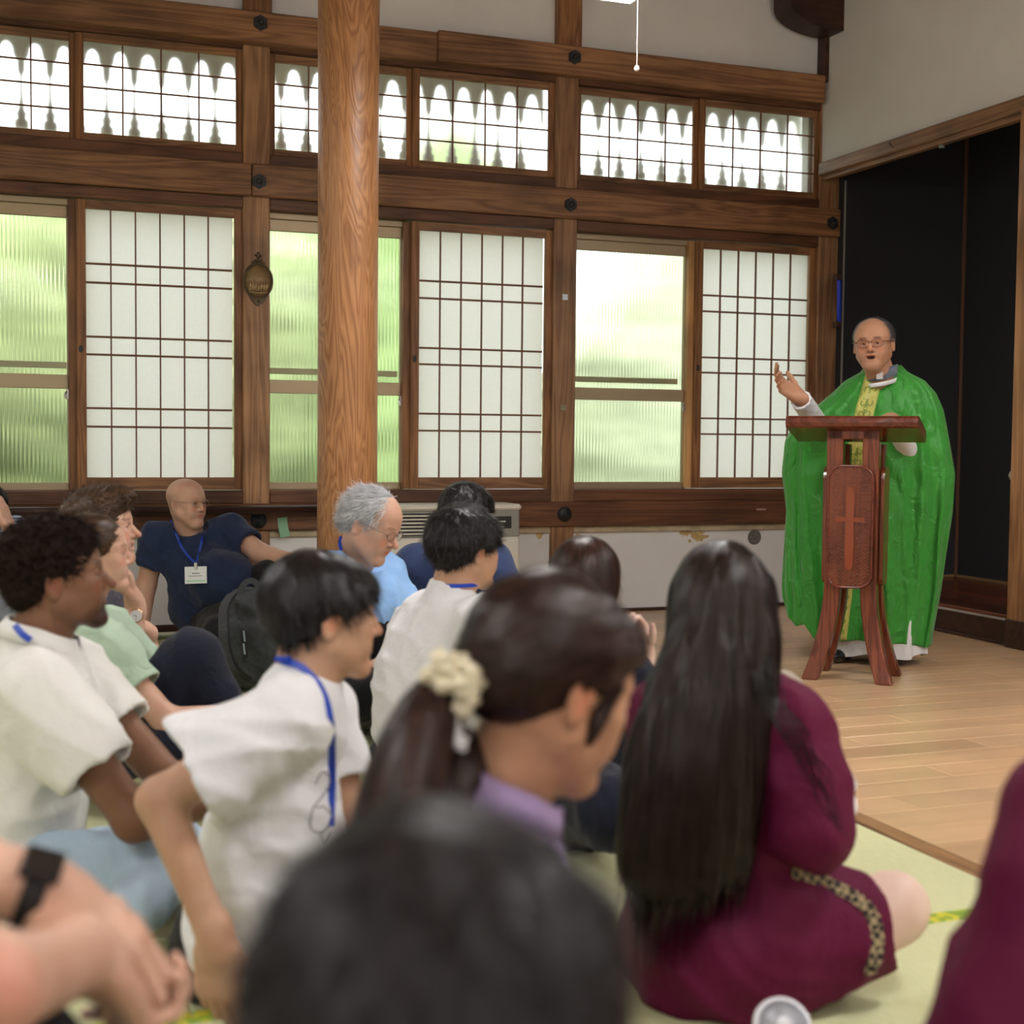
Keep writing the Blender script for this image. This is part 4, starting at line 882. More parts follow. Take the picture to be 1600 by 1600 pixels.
def collar(par, m, c, up, fwd, r=.062, hgt=.035, flare=.02, gap=.5, name='collar', ry=None):
    """folded shirt collar: a band round the neck open at the front"""
    up = unit(up); fwd = unit(np.array(fwd)-up*(np.array(fwd)@up)); sd = np.cross(fwd, up); t = np.linspace(gap, 2*PI-gap, 30); c = np.array(c); ry = ry or r
    v = []
    for q in t:
        dr = fwd*math.cos(q)*ry+sd*math.sin(q)*r; n_ = unit(dr); dz = -.018*max(0, math.cos(q))
        pt = 1 if abs(q-PI) < 2.2 else 1.3
        for (o_, z) in ((0, 0), (.004, hgt*.75), (.010, hgt*.8), (flare+.004, -.004*pt-hgt*.25*(pt-1)*2), (flare, -.004), (.006, hgt*.55)): v.append(c+dr+n_*o_+up*(z+dz))
    n = len(t); f = [[i*6+k, i*6+(k+1) % 6, (i+1)*6+(k+1) % 6, (i+1)*6+k] for i in range(n-1) for k in range(6)]
    o = mesh_np(name, np.array(v), np.array(f), m, par, True); return o
# ------------------------------------------------------------------ the priest behind the lectern
def priest():
    B = P(1373, 1031, 6.72); B[2] = 0
    e = person(B, 'standing man in green vestment with gold stripe, speaking behind the lectern')
    Lt = unit(CR*.95-CF*.30); Ft = np.cross(Lt, UP); Ft = Ft if Ft@CF < 0 else -Ft     # lateral (image right), front (towards viewer)
    AX = lambda z: B+UP*z+(-CF*.02)*(z/1.5)
    zy = lambda y: P(1373, y, 6.66)[2]
    ux = lambda x, z: ((P(x, 700, 6.66)-AX(z))[:2]@CR[:2])/(Lt@CR)
    tab = [(572, 1352, 1402, .055, .075), (583, 1344, 1412, .075, .09), (596, 1322, 1436, .10, .11), (615, 1304, 1452, .125, .125), (640, 1276, 1463, .15, .13), (664, 1248, 1468, .16, .135), (690, 1236, 1473, .165, .14), (740, 1232, 1482, .17, .14),
           (800, 1240, 1480, .175, .14), (860, 1238, 1473, .18, .145), (920, 1236, 1467, .185, .15), (985, 1240, 1458, .19, .155), (1015, 1246, 1456, .19, .155)]
    ys = np.array([t[0] for t in tab]); zs_ = np.array([zy(y) for y in ys]); uLs = np.array([ux(t[1], z) for t, z in zip(tab, zs_)]); uRs = np.array([ux(t[2], z) for t, z in zip(tab, zs_)]); vF = np.array([t[3] for t in tab]); vB = np.array([t[4] for t in tab])
    o_ = np.argsort(zs_); I = lambda z, a: np.interp(z, zs_[o_], a[o_])
    def surf(th, z, off=0):
        th = np.asarray(th, float); z = np.asarray(z, float); uL, uR = I(z, uLs), I(z, uRs); ztop = zs_.max()
        uc = np.clip((uL+uR)/2, -.02, .02)*0+ (uL+uR)/2; a = (uR-uL)/2; c, s_ = np.cos(th), np.sin(th)
        drop = np.clip((ztop-z)/.5, 0, 1); b = np.where(s_ > 0, I(z, vF), I(z, vB)); b = b*(1-.42*drop*np.abs(c)**2.5)
        u = uc+a*np.sign(c)*np.abs(c)**.92; v = b*np.sign(s_)*np.abs(s_)**.85
        A = .006+.042*np.clip((ztop-z-.10)/1.0, 0, 1)**.8
        q = th+.10*np.sin(z*3.1+1)+.05*np.sin(z*7)
        rid = lambda x: 1-2*np.abs(np.sin(x))**.8
        f = A*(.55*rid(q*4.5+.7+z*.5)+.45*np.sin(q*13+z*1.6+2)+.30*rid(q*10.5+1.9-z*1.1)+.15*np.sin(q*29+z*3))
        r_ = np.sqrt((u-uc)**2+v**2)+1e-6; edge = 1-.75*np.abs(c)**8
        # diagonal drapes running from the shoulders to the raised forearm / elbow
        dg = .016*np.clip(drop*3, 0, 1)*(1-np.abs(1-2*((u*1.1+z*2.4+.5*np.sin(u*6))*2.6 % 1)))*np.clip(s_, 0, 1)*np.clip((z-.55)*2, 0, 1)
        v = v+(f+dg)*np.sign(v)*np.abs(s_)**.3*edge; u = u+f*.35*c*edge*0
        v = v+off*np.where(s_ >= 0, 1, -1)
        return u, v
    def W3(u, v, z): return B+np.asarray(u)[..., None]*Lt+np.asarray(v)[..., None]*Ft+np.asarray(z)[..., None]*UP+(-CF*.02)*(np.asarray(z)[..., None]/1.5)
    NT, NZ = 220, 110; th = np.linspace(0, 2*PI, NT, endpoint=False)
    c = np.cos(th)
    # hem height varies round the garment
    hem_u = np.array([-1, -.93, -.80, -.66, -.55, -.3, 0, .2, .42, .52, .60, .75, .9, 1]); hem_y = np.array([940, 968, 983, 978, 1000, 999, 998, 999, 1001, 1001, 1001, 1004, 1008, 1006])
    hz = np.interp(c, hem_u, [zy(y) for y in hem_y])
    t = np.linspace(0, 1, NZ)**1.0; Z = zs_.max()*(1-t)[:, None]+hz[None, :]*t[:, None]; TH = np.broadcast_to(th, Z.shape)
    u, v = surf(TH, Z); V_ = W3(u, v, Z).reshape(-1, 3)
    i, j = np.meshgrid(np.arange(NZ-1), np.arange(NT), indexing='ij'); j2 = (j+1) % NT
    Fq = np.stack([i*NT+j, (i+1)*NT+j, (i+1)*NT+j2, i*NT+j2], -1).reshape(-1, 4)
    m = bpy.data.materials.new('green_vestment'); m.use_nodes = True; N, L = nt(m); b = N['Principled BSDF']; b.inputs['Roughness'].default_value = .42; b.inputs['Sheen Weight'].default_value = .25
    tc = N.new('ShaderNodeTexCoord'); n = N.new('ShaderNodeTexNoise'); n.inputs['Scale'].default_value = 40; n.inputs['Detail'].default_value = 5; L.new(tc.outputs['Object'], n.inputs['Vector'])
    r = N.new('ShaderNodeValToRGB'); r.color_ramp.elements[0].color = (.032, .28, .028, 1); r.color_ramp.elements[1].color = (.060, .42, .050, 1); L.new(n.outputs[0], r.inputs[0]); L.new(r.outputs[0], b.inputs['Base Color'])
    tr = N.new('ShaderNodeBsdfTranslucent'); tr.inputs[0].default_value = (.10, .65, .07, 1); ms = N.new('ShaderNodeMixShader'); ms.inputs[0].default_value = .22; L.new(b.outputs[0], ms.inputs[1]); L.new(tr.outputs[0], ms.inputs[2]); L.new(ms.outputs[0], N['Material Output'].inputs[0])
    n2 = N.new('ShaderNodeTexNoise'); n2.inputs['Scale'].default_value = 9; n2.inputs['Detail'].default_value = 3; n2.inputs['Distortion'].default_value = 1.5; L.new(tc.outputs['Object'], n2.inputs['Vector']); bp = N.new('ShaderNodeBump'); bp.inputs['Distance'].default_value = .022; L.new(n2.outputs[0], bp.inputs['Height']); L.new(bp.outputs[0], b.inputs['Normal'])
    o = mesh_np('chasuble', V_, Fq, m, e, True); so_ = o.modifiers.new('solid', 'SOLIDIFY'); so_.thickness = .003
    # gold stripe on the front surface
    thf = np.linspace(.06, PI-.06, 160)
    def onfront(uq, zq, off):
        uq, zq = np.broadcast_arrays(np.asarray(uq, float), np.asarray(zq, float)); out = np.zeros(uq.shape+(3,))
        for k in np.ndindex(uq.shape):
            uu, vv = surf(thf, np.full(160, zq[k])); s_ = np.argsort(uu); out[k] = W3(uq[k], np.interp(uq[k], uu[s_], vv[s_])+off, zq[k])
        return out
    by = np.array([577, 590, 645, 715, 930, 998]); bx = np.array([1368, 1365, 1354, 1343, 1330, 1324]); bz = np.array([zy(y) for y in by])
    ucz = lambda z: np.interp(z, bz[::-1], [ux(x, zz) for x, zz in zip(bx[::-1], bz[::-1])])
    bw = .043; zz = np.linspace(bz[0]-.005, bz[-1]+.004, 90); aa = np.linspace(-1, 1, 7)
    G = onfront(ucz(zz)[:, None]+aa[None]*bw, np.broadcast_to(zz[:, None], (90, 7)), .005); i, j = np.meshgrid(np.arange(89), np.arange(6), indexing='ij')
    M_band = mat('gold_band', (.58, .56, .14), .5, .4, noise=.15, nscale=50)
    ob = mesh_np('gold_stripe', G.reshape(-1, 3), np.stack([i*7+j, (i+1)*7+j, (i+1)*7+j+1, i*7+j+1], -1).reshape(-1, 4), M_band, e, True); sm = ob.modifiers.new('s', 'SOLIDIFY'); sm.thickness = .002
    M_emb = mat('embroidery', (.24, .30, .055), .5); M_embl = mat('embroidery_light', (.72, .72, .42), .5); em = MB(); el = MB(); zt = bz[0]-.02; hm = .115
    for kz in range(int((bz[0]-bz[-1])/hm)):
        z0 = zt-kz*hm-hm/2
        for sx in (-1, 1):
            for sz in (-1, 1):
                tt = np.linspace(0, 1, 16); an = tt*4.6; rr = .020*(1-tt*.8)
                uu = sx*(.019+.0*tt)+sx*rr*np.cos(an+2.6)*.95; z_ = sz*(.030)+sz*rr*np.sin(an+2.6)*1.25
                uu = np.concatenate([[sx*.002], uu]); z_ = np.concatenate([[sz*.004], z_])
                em.ribbon(onfront(ucz(z0+z_)+uu, z0+z_, .0075), np.linspace(.004, .0065, 17), .001, Ft)
            em.ribbon(onfront(ucz(z0+np.linspace(-.05, .05, 7))+sx*(.004+.004*np.cos(np.linspace(-PI, PI, 7))), z0+np.linspace(-.05, .05, 7), .0075), .003, .001, Ft)
            el.ribbon(onfront(ucz(zt-kz*hm-np.array([0, .013, .026])+.013)+sx*np.array([0, .009, 0]), zt-kz*hm-np.array([0, .013, .026])+.013, .008), .0018, .001, Ft)
    em.build('scroll_embroidery', M_emb, ob); el.build('diamond_embroidery', M_embl, ob)
    # white alb underneath
    A = MB(); prof = []
    tb = np.linspace(0, 2*PI, 72, endpoint=False); vv = []
    zl = np.linspace(.045, 1.0, 24)
    for z in zl:
        r_ = .19+.02*(1-z)+.012*np.sin(tb*9+z)*(1-z)+.006*np.sin(tb*17); vv.append(B+Lt*(-.02)+UP*(z+.012*np.sin(tb*5)[:, None]*(z < .06))+np.cos(tb)[:, None]*r_[:, None]*1.12*Lt+np.sin(tb)[:, None]*r_[:, None]*.72*Ft)
    i, j = np.meshgrid(np.arange(23), np.arange(72), indexing='ij'); j2 = (j+1) % 72
    mesh_np('alb', np.concatenate(vv), np.stack([i*72+j, i*72+j2, (i+1)*72+j2, (i+1)*72+j], -1).reshape(-1, 4), CL_WHITE, e, True)
    for sx in (-1, 1):
        s = Sdf(); fd = unit(Ft+Lt*sx*.15-CR*.1); s0 = B+Lt*(sx*.10-.06)
        s.ell(s0+fd*.06+UP*.035, (.044, .135, .036), frame_from(fd)); s.cap(s0-fd*.04+UP*.06, s0-fd*.04+UP*.13, .042, .04, k=.03); s.cut((0, 0, .002), (0, 0, -1))
        sdf_obj(s, .006, 'shoe', mat('black_leather', (.012, .012, .013), .3), e)
    # head, arms, hands = one body
    H = Head(P(1365, 538, 6.50), -114, -3, -3, 1.02, 1.13)
    nk = P(1378, 596, 6.58)
    def scl(v, t): m_ = np.clip((v[:, 2]-.0)/.02, 0, 1)*np.clip((.055-v[:, 1])/.03, 0, 1)*np.clip((np.abs(v[:, 0])-.045)/.01+np.clip((-.03-v[:, 1])/.02, 0, 3), 0, 1)*(v[:, 2] < .085); t[:] = t*(1-m_[:, None]*.6)+m_[:, None]*.6*np.array([.25, .28, .3])
    hd = head_mesh(H, .0028, nk, jaw=.002, mouth_open=.007, nose=1.05, chin=1, brow=.9, stubble=.15, scalp=scl)
    wr = P(1249, 621, 6.36); el_ = P(1296, 690, 6.78); sh = P(1330, 650, 6.72)
    s = limb(sh, el_, wr, (.055, .042, .028)); arm = s.mesh(.007)
    hnd = hand_mesh(wr, el_, unit(-CR*.80+UP*.52-CF*.10), unit(CF*.78-UP*.50-CR*.35), True, curl=((.25, .4, .3), (.40, .55, .35), (.5, .65, .4), (.55, .7, .4)), thumb=(-.1, .0), spread=.13, sc=1.08)
    wl = P(1392, 655, 6.30); ell_ = P(1425, 715, 6.58); s = limb(P(1424, 660, 6.72), ell_, wl, (.055, .042, .028)); arm2 = s.mesh(.007)
    hnd2 = hand_mesh(wl, ell_, unit(-CR*.7-CF*.6+UP*.0), UP, False, curl=(.25, .3, .3, .3))
    body_obj([hd, arm, hnd, arm2, hnd2], SK_M, e); eyes(H, e, (-.15, 1, -.05))
    s = Sdf(); s.sleeve(el_, P(1251, 624, 6.37), .052, .047); sdf_obj(s, .005, 'alb_sleeve', CL_WHITE, e, folds(5, 90, .003, UP), .004)
    s = Sdf(); s.sleeve(ell_, P(1396, 662, 6.34), .046, .048); sdf_obj(s, .006, 'alb_sleeve', CL_WHITE, e)
    glasses(H, e, mat('copper_frame', (.30, .14, .10), .3, metal=.7), r=.0019, w=.0265, hgt=.018)
    # clerical collar
    def band(name, r, z0, z1, m_, g0=0, th_=.004):
        v = []; tt = np.linspace(g0, 2*PI-g0, 40); nu = unit(H.W((0, -.02, 0))-nk); nf = unit(face_dir(-112)); ns = np.cross(nf, nu); c0 = nk+nf*.005
        for q in tt:
            dr = nf*math.cos(q)*r*1.02+ns*math.sin(q)*r; dn = -.016*max(0, math.cos(q))
            for (p_, z_) in ((0, z0), (0, z1), (th_, z1), (th_, z0)): v.append(c0+dr+unit(dr)*p_+UP*(z_+dn))
        f = [[i*4+k, i*4+(k+1) % 4, (i+1)*4+(k+1) % 4, (i+1)*4+k] for i in range(39) for k in range(4)]; mesh_np(name, v, np.array(f), m_, e, True)
    M_cg = cloth('clerical_grey', (.16, .19, .24)); band('clerical_collar', .073, .018, .070, M_cg, .0); band('alb_neckline', .079, -.012, .008, CL_WHITE, 0, .003)
    nf = unit(face_dir(-112)); ns = np.cross(nf, UP); c0 = nk+nf*(.073*1.02+.014)-UP*.006
    MB().box((-.015, -.003, .012), (.015, .003, .047), .002, frame=(c0, np.array([ns, nf, UP]))).build('collar_tab', CL_WHITE, e)
    # receding dark-grey hair round the sides and thin on top
    s = Sdf(); s.ell((0, -.022, .034), (.094, .108, .091), k=0)
    s.ell((0, .098, .038), (.070, .088, .074), k=.008, sub=True); s.ell((0, .09, -.06), (.09, .085, .09), k=.01, sub=True); s.cut((0, -.06, -.045), (0, .3, -1))
    for x in (-1, 1): s.ell((x*.085, .002, -.012), (.03, .024, .036), k=.006, sub=True)
    hair_obj(H, s, .0035, H_SALT, e, crown_flow(H, (.0, .0, .125), .5, (0, -.5, 0)), n=2600, L=.035, steps=5, width=.0016, lift=.004, seed=2, tv=(.6, 3.2), base_t=1.0)
    return e
priest()
# ------------------------------------------------------------------ the congregation on the tatami
def short_hair(H, par, m, seed=0, puff=1.0, fringe=.0, nape=-.045, n=3000, L=.05, lift=.005, wave=0, side=.0, crown=(0.0, -.055, .12), curl=0, jitter=.3, grav=.6, tv=(.5, 2.0), h=.0042, extra=(0, .1, 0), earcut=.034, width=.0024):
    s = Sdf(); w = H.w
    s.ell((0, -.024, .038), (.085*w*puff, .103*puff, .091*puff), k=0); s.ell((0, -.055, .012), (.077*w*puff, .068, .070), k=.02)
    if fringe: s.ell((0, .040, .056), (.068*w, .061, .050), k=.025)
    for x in (-1, 1): s.ell((x*.062*w, .028, .030), (.022, .045, .045), k=.02)
    s.ell((0, .118, .012-fringe*.0), (.062+.0*fringe, .055, .052-fringe), k=.010, sub=True); s.ell((0, .085, -.085), (.11, .095, .095), k=.012, sub=True)
    for x in (-1, 1): s.ell((x*.088*w, .006, -.020), (.030, .026, earcut), k=.008, sub=True)
    s.cut((0, -.075, nape), (0, .55, -1))
    wp = ((lambda p: .0022*vnoise(p*np.array([1, 1, .45]), 95, seed)+.0026*vnoise(p, 38, seed+1)+wave*vnoise(p, 60, seed+3)), .006+wave)
    return hair_obj(H, s, h, m, par, crown_flow(H, crown, grav, extra), n=n, L=L, steps=7, lift=lift, seed=seed, warp=wp, tv=tv, curl=curl, jitter=jitter, width=width)
def front_pts(s, pts, d0, off=.006, step=.005):
    out = []
    for x, y in pts:
        d = d0
        for _ in range(200):
            if s.sample(P(x, y, d)[None])[0] < .001: break
            d += step
        out.append(P(x, y, d-off))
    return out
# --- young man in white T-shirt, leaning on his knuckles
def student():
    base = P(420, 1540, 2.62); base[2] = 0
    e = person(base, 'young man with straight black hair in white t-shirt, leaning on his knuckles')
    H = Head(P(508, 965, 2.62), 20, -2, 3, .97); nk = P(478, 1062, 2.62); pel = P(388, 1480, 2.66)
    shR = P(458, 1122, 2.47); shL = P(505, 1108, 2.83); elb = P(250, 1250, 2.42); wr = P(338, 1470, 2.38)
    hd = head_mesh(H, .003, nk, chin=0, lipc=(1, .7, .66))
    arm = limb(shR, elb, wr, (.046, .038, .026)).mesh(.006)
    hnd = hand_mesh(wr, elb, unit(-UP+CR*.03), unit(-CF*.9-CR*.25), True, curl=((.30, .55, .35), (.38, .6, .35), (.45, .65, .4), (.5, .7, .4)), thumb=(.6, .5), sc=1.05, spread=.05)
    e2 = P(548, 1290, 2.80); w2 = P(640, 1390, 2.62); arm2 = limb(shL, e2, w2, (.045, .036, .025)).mesh(.006)
    hn2 = hand_mesh(w2, e2, unit(CR-UP*.4), UP, False, curl=(.4, .4, .4, .4))
    body_obj([hd, arm, hnd, arm2, hn2], SK_A, e); eyes(H, e)
    s = Sdf(); torso(s, pel, nk, shL, shR, .160, .100, .160, .115, lean=-.01, sr=.055)
    s.cap(nk, H.c*.25+nk*.75, .066, .060, k=.03); s.ell(P(445, 1340, 2.62), (.105, .12, .16), k=.08)
    s.sleeve(shR, shR*.28+elb*.72+UP*.01, .068, .098, k=.045); s.sleeve(shL, shL*.42+e2*.58, .060, .070, k=.035)
    nu = unit(H.c-nk); s.neckcut(nk+nu*.018-.0*nu, nu); s.warp(folds(1, 30, .006, unit(np.array([.3, .2, 1]))), .01); s.warp(folds(9, 22, .006, unit(CR+UP*.8)), .01)
    v, q = s.mesh(.0075); mesh_np('t_shirt', v, q, CL_WHITE, e, True)
    # printed line drawing on the chest (thin dark strokes)
    s2 = Sdf(); s2.cap(pel, P(430, 1560, 2.7), .15, .12); s2.cap(P(440, 1500, 2.60), P(640, 1470, 2.40), .085, .075, k=.04); s2.cap(P(640, 1470, 2.40), P(560, 1640, 2.40), .065, .05, k=.03); s2.cap(P(440, 1500, 2.75), P(680, 1440, 2.75), .085, .07, k=.04); s2.cap(P(680, 1440, 2.75), P(700, 1600, 2.6), .06, .05, k=.03); s2.cut((0, 0, .004), (0, 0, -1))
    sdf_obj(s2, .012, 'trousers', CL_BLACK, e)
    for pts in ([(508, 1225), (520, 1205), (532, 1222), (518, 1245), (504, 1262)], [(504, 1262), (500, 1292), (516, 1300), (530, 1285), (524, 1262), (508, 1262)], [(515, 1300), (520, 1316), (530, 1300)], [(524, 1232), (534, 1250), (530, 1272)]):
        pp = []
        for x, y in pts:
            x -= 15; d = 2.2
            for _ in range(60):
                if s.sample(P(x, y, d)[None])[0] < .002: break
                d += .008
            pp.append(P(x, y, d-.004))
        MB().tube(smooth_path(pp, 5), .0011, 5).build('printed_line', mat('print_grey', (.12, .12, .13), .7), e)
    lk = [P(440, 1032, 2.56), P(470, 1040, 2.51)]+front_pts(s, [(496, 1066), (510, 1095), (517, 1130), (519, 1170), (519, 1230), (516, 1290)], 2.1, .006, .004)
    lanyard(e, lk, w=.014, nrm=[-.3, -.9, .35]); MB().tube([P(432, 1030, 2.56), P(452, 1030, 2.54)], .006, 8).build('lanyard_clip', M_lany, e)
    short_hair(H, e, H_BLACK, 21, 1.045, .012, -.050, n=5200, L=.07, lift=.003, crown=(0, -.045, .13), grav=1.0, tv=(.5, 2.6), width=.0028, extra=(0, .25, 0))
# --- man in white polo and light jeans
def polo_man():
    base = P(80, 1440, 3.0); base[2] = 0
    e = person(base, 'man with dark curly hair and goatee in white polo shirt and light jeans')
    H = Head(P(92, 905, 3.0), 14, 7, 0, .98); nk = P(60, 1005, 3.0); pel = P(20, 1385, 3.0); shR = P(62, 1085, 2.84); shL = P(110, 1050, 3.18)
    elb = P(212, 1282, 2.80); wr = P(330, 1255, 2.95); el2 = P(268, 1225, 3.12); w2 = P(345, 1235, 3.0)
    def curls(v, t): m_ = np.clip((v[:, 2]-.01)/.02, 0, 1)*np.clip((.06-v[:, 1])/.02, 0, 1); t[:] = t*(1-m_[:, None]*.8)+m_[:, None]*.8*.15
    hd = head_mesh(H, .003, nk, nose=1.05, jaw=.002, beard=.85, stubble=.3, lipc=(1.1, .8, .8), browc=(.2, .2, .2), scalp=curls)
    a1 = limb(shR, elb, wr, (.052, .042, .028)).mesh(.007); a2 = limb(shL, el2, w2, (.05, .042, .028)).mesh(.007)
    body_obj([hd, a1, hand_mesh(wr, elb, unit(CR+UP*.1), UP, True, curl=(.5, .5, .5, .5)), a2, hand_mesh(w2, el2, unit(CR), UP, False, curl=(.6, .6, .6, .6))], SK_D, e); eyes(H, e)
    s = Sdf(); torso(s, pel, nk, shL, shR, .19, .125, .18, .135, sr=.062); s.cap(nk, H.c*.2+nk*.8, .075, .066, k=.03)
    s.sleeve(shR, shR*.40+elb*.60, .082, .086, k=.045); s.sleeve(shL, shL*.5+el2*.5, .075, .08, k=.04)
    nu = unit(H.c-nk); s.neckcut(nk+nu*.010, nu); s.warp(folds(3, 26, .006, unit(UP+CR*.4)), .01); s.warp(folds(33, 18, .007, unit(CR-UP*.6)), .01); v, q = s.mesh(.008); mesh_np('polo_shirt', v, q, CL_CREAMW, e, True)
    collar(e, CL_CREAMW, nk+UP*.012+CR*.006, unit(H.c-nk+UP*.05), face_dir(14), .070, .040, .026, .35)
    MB().tube([P(132, 1055, 2.88), P(137, 1062, 2.875)], .004, 8).build('button', CL_CREAMW, e)
    s = Sdf(); s.ell(pel+UP*.0, (.17, .15, .12), k=.0); kn = P(262, 1358, 2.90); s.cap(P(70, 1375, 2.88), kn, .100, .078, k=.05); s.cap(kn, P(215, 1418, 2.75), .068, .058, k=.03); s.cap(P(60, 1370, 3.15), P(275, 1330, 3.25), .095, .075, k=.05); s.cap(P(275, 1330, 3.25), P(180, 1400, 3.0), .062, .05, k=.03)
    s.cut((0, 0, .005), (0, 0, -1)); s.warp(folds(4, 40, .006, unit(CR+UP*.3)), .01); v, q = s.mesh(.009); mesh_np('jeans', v, q, CL_DENIM, e, True)
    s = Sdf(); s.cap(P(215, 1432, 2.86), P(300, 1440, 2.84), .042, .036); s.cap(P(300, 1440, 2.84), P(330, 1452, 2.84), .036, .028, k=.03); s.cut((0, 0, .003), (0, 0, -1)); sdf_obj(s, .006, 'sock', CL_BEIGE, e)
    MB().ribbon(smooth_path([P(22, 975, 2.93), P(34, 990, 2.90), P(48, 1000, 2.89)]), .014, .002, -CF+UP*.4).build('lanyard', M_lany, e)
    s = Sdf(); s.ell((0, -.020, .046), (.088, .108, .098), k=0); s.ell((0, -.065, .0), (.074, .056, .066), k=.02); s.ell((0, .035, .085), (.060, .050, .040), k=.02)
    s.ell((0, .120, .015), (.07, .050, .062), k=.008, sub=True); s.ell((0, .08, -.085), (.11, .095, .095), k=.012, sub=True)
    for x in (-1, 1): s.ell((x*.09, .004, -.018), (.032, .024, .034), k=.006, sub=True)
    s.cut((0, -.07, -.052), (0, .5, -1))
    def cw(p): q_ = p*150; return .004*np.sin(q_[:, 0]+1.5*np.sin(q_[:, 1]*.7))*np.sin(q_[:, 1]*.9+np.sin(q_[:, 2]))*np.sin(q_[:, 2]*1.1+1.2*np.sin(q_[:, 0]*.8))*2.4*np.clip((p[:, 2]+.01)/.05, .15, 1)-.001
    hair_obj(H, s, .0036, H_CURL, e, crown_flow(H, (0, -.03, .13), .1), n=5200, L=.035, steps=8, lift=.010, seed=6, warp=(cw, .012), tv=(.5, 2.3), curl=2.6, jitter=.8, width=.0022)
# --- woman in mint blouse with dark trousers
def mint_woman():
    base = P(190, 1190, 3.95); base[2] = 0
    e = person(base, 'woman with pinned-back brown hair in mint green blouse and dark trousers, knee raised')
    H = Head(P(150, 868, 3.92), 12, 4, 0, .91, .96); nk = P(135, 955, 3.9); pel = P(150, 1165, 3.98); shR = P(145, 1000, 3.76); shL = P(170, 985, 4.05); elb = P(262, 1128, 3.72); wr = P(395, 1112, 3.85)
    hd = head_mesh(H, .0033, nk, female=True, nose=.97, lipc=(1.0, .6, .6)); a1 = limb(shR, elb, wr, (.045, .038, .024)).mesh(.007)
    el2 = P(300, 1120, 4.15); w2 = P(385, 1110, 4.0)
    body_obj([hd, a1, hand_mesh(wr, elb, CR, UP, True, sc=.92, curl=(.5, .5, .5, .5)), limb(shL, el2, w2, (.042, .035, .024)).mesh(.008), hand_mesh(w2, el2, CR-CF*.3, UP, False, sc=.92)], SK_L, e); eyes(H, e)
    s = Sdf(); torso(s, pel, nk, shL, shR, .15, .10, .14, .11, sr=.05); nu = unit(H.c-nk); mid = shR*.55+elb*.45
    s.ell(shR*.75+elb*.25, (.082, .082, .085), k=.04); s.sleeve(shR, shR*.46+elb*.54, .072, .066, k=.03); s.cap(nk, H.c*.15+nk*.85, .062, .058, k=.03); s.neckcut(nk+nu*.01, nu); s.sleeve(shL, shL*.5+el2*.5, .07, .066, k=.03)
    s.warp(folds(12, 60, .006, unit(UP+CR)), .01); s.warp(folds(13, 35, .005, unit(CR-UP*.4)), .01); v, q = s.mesh(.007); mesh_np('blouse', v, q, CL_MINT, e, True)
    c0 = shR*.47+elb*.53; d = unit(elb-shR); s = Sdf(); s.sleeve(c0-d*.05, c0+d*.028, .068, .072, wall=.008); sdf_obj(s, .005, 'sleeve_cuff', CL_MINT, e)
    MB().lathe([(.007, 0), (.007, .003), (0, .004)], P(176, 1082, 3.66), -CF+UP*.2, 12).build('cuff_button', mat('pearl', (.5, .62, .5), .3), e)
    collar(e, CL_MINT, nk+UP*.0, unit(H.c-nk), face_dir(10), .060, .03, .022, .4)
    s = Sdf(); s.ell(pel+UP*.0, (.18, .17, .11), k=0); kn = P(300, 1028, 3.92); s.cap(P(175, 1150, 3.85), kn, .095, .075, k=.05); s.cap(kn, P(385, 1165, 3.90), .078, .055, k=.04); s.cap(P(175, 1160, 4.1), P(330, 1100, 4.25), .09, .07, k=.05); s.cap(P(330, 1100, 4.25), P(420, 1170, 4.1), .065, .05, k=.04)
    s.cap(P(200, 1175, 3.72), P(330, 1165, 3.72), .07, .06, k=.05); s.ell(P(290, 1120, 3.95), (.14, .06, .09), k=.06)
    s.cut((0, 0, .004), (0, 0, -1)); s.warp(folds(15, 30, .006, unit(CR)), .01); v, q = s.mesh(.009); mesh_np('trousers', v, q, CL_NAVYT, e, True)
    s = Sdf(); s.ell((0, -.020, .040), (.087, .109, .094), k=0); s.ell((0, -.10, .02), (.05, .045, .05), k=.03); s.ell((0, .128, -.006), (.062, .056, .060), k=.01, sub=True); s.ell((0, .085, -.095), (.11, .095, .095), k=.01, sub=True)
    for x in (-1, 1): s.ell((x*.088, .004, -.024), (.03, .022, .030), k=.006, sub=True)
    s.cut((0, -.07, -.045), (0, .5, -1)); dn = lambda p: np.array([[0, -1, -.25]])-p*np.array([0, 1, 1])*2
    hair_obj(H, s, .004, H_BROWN, e, dn, n=3200, L=.06, steps=7, lift=.004, seed=8, warp=((lambda p: .003*vnoise(p, 70, 5)), .005), tv=(.35, 1.7), jitter=.35)
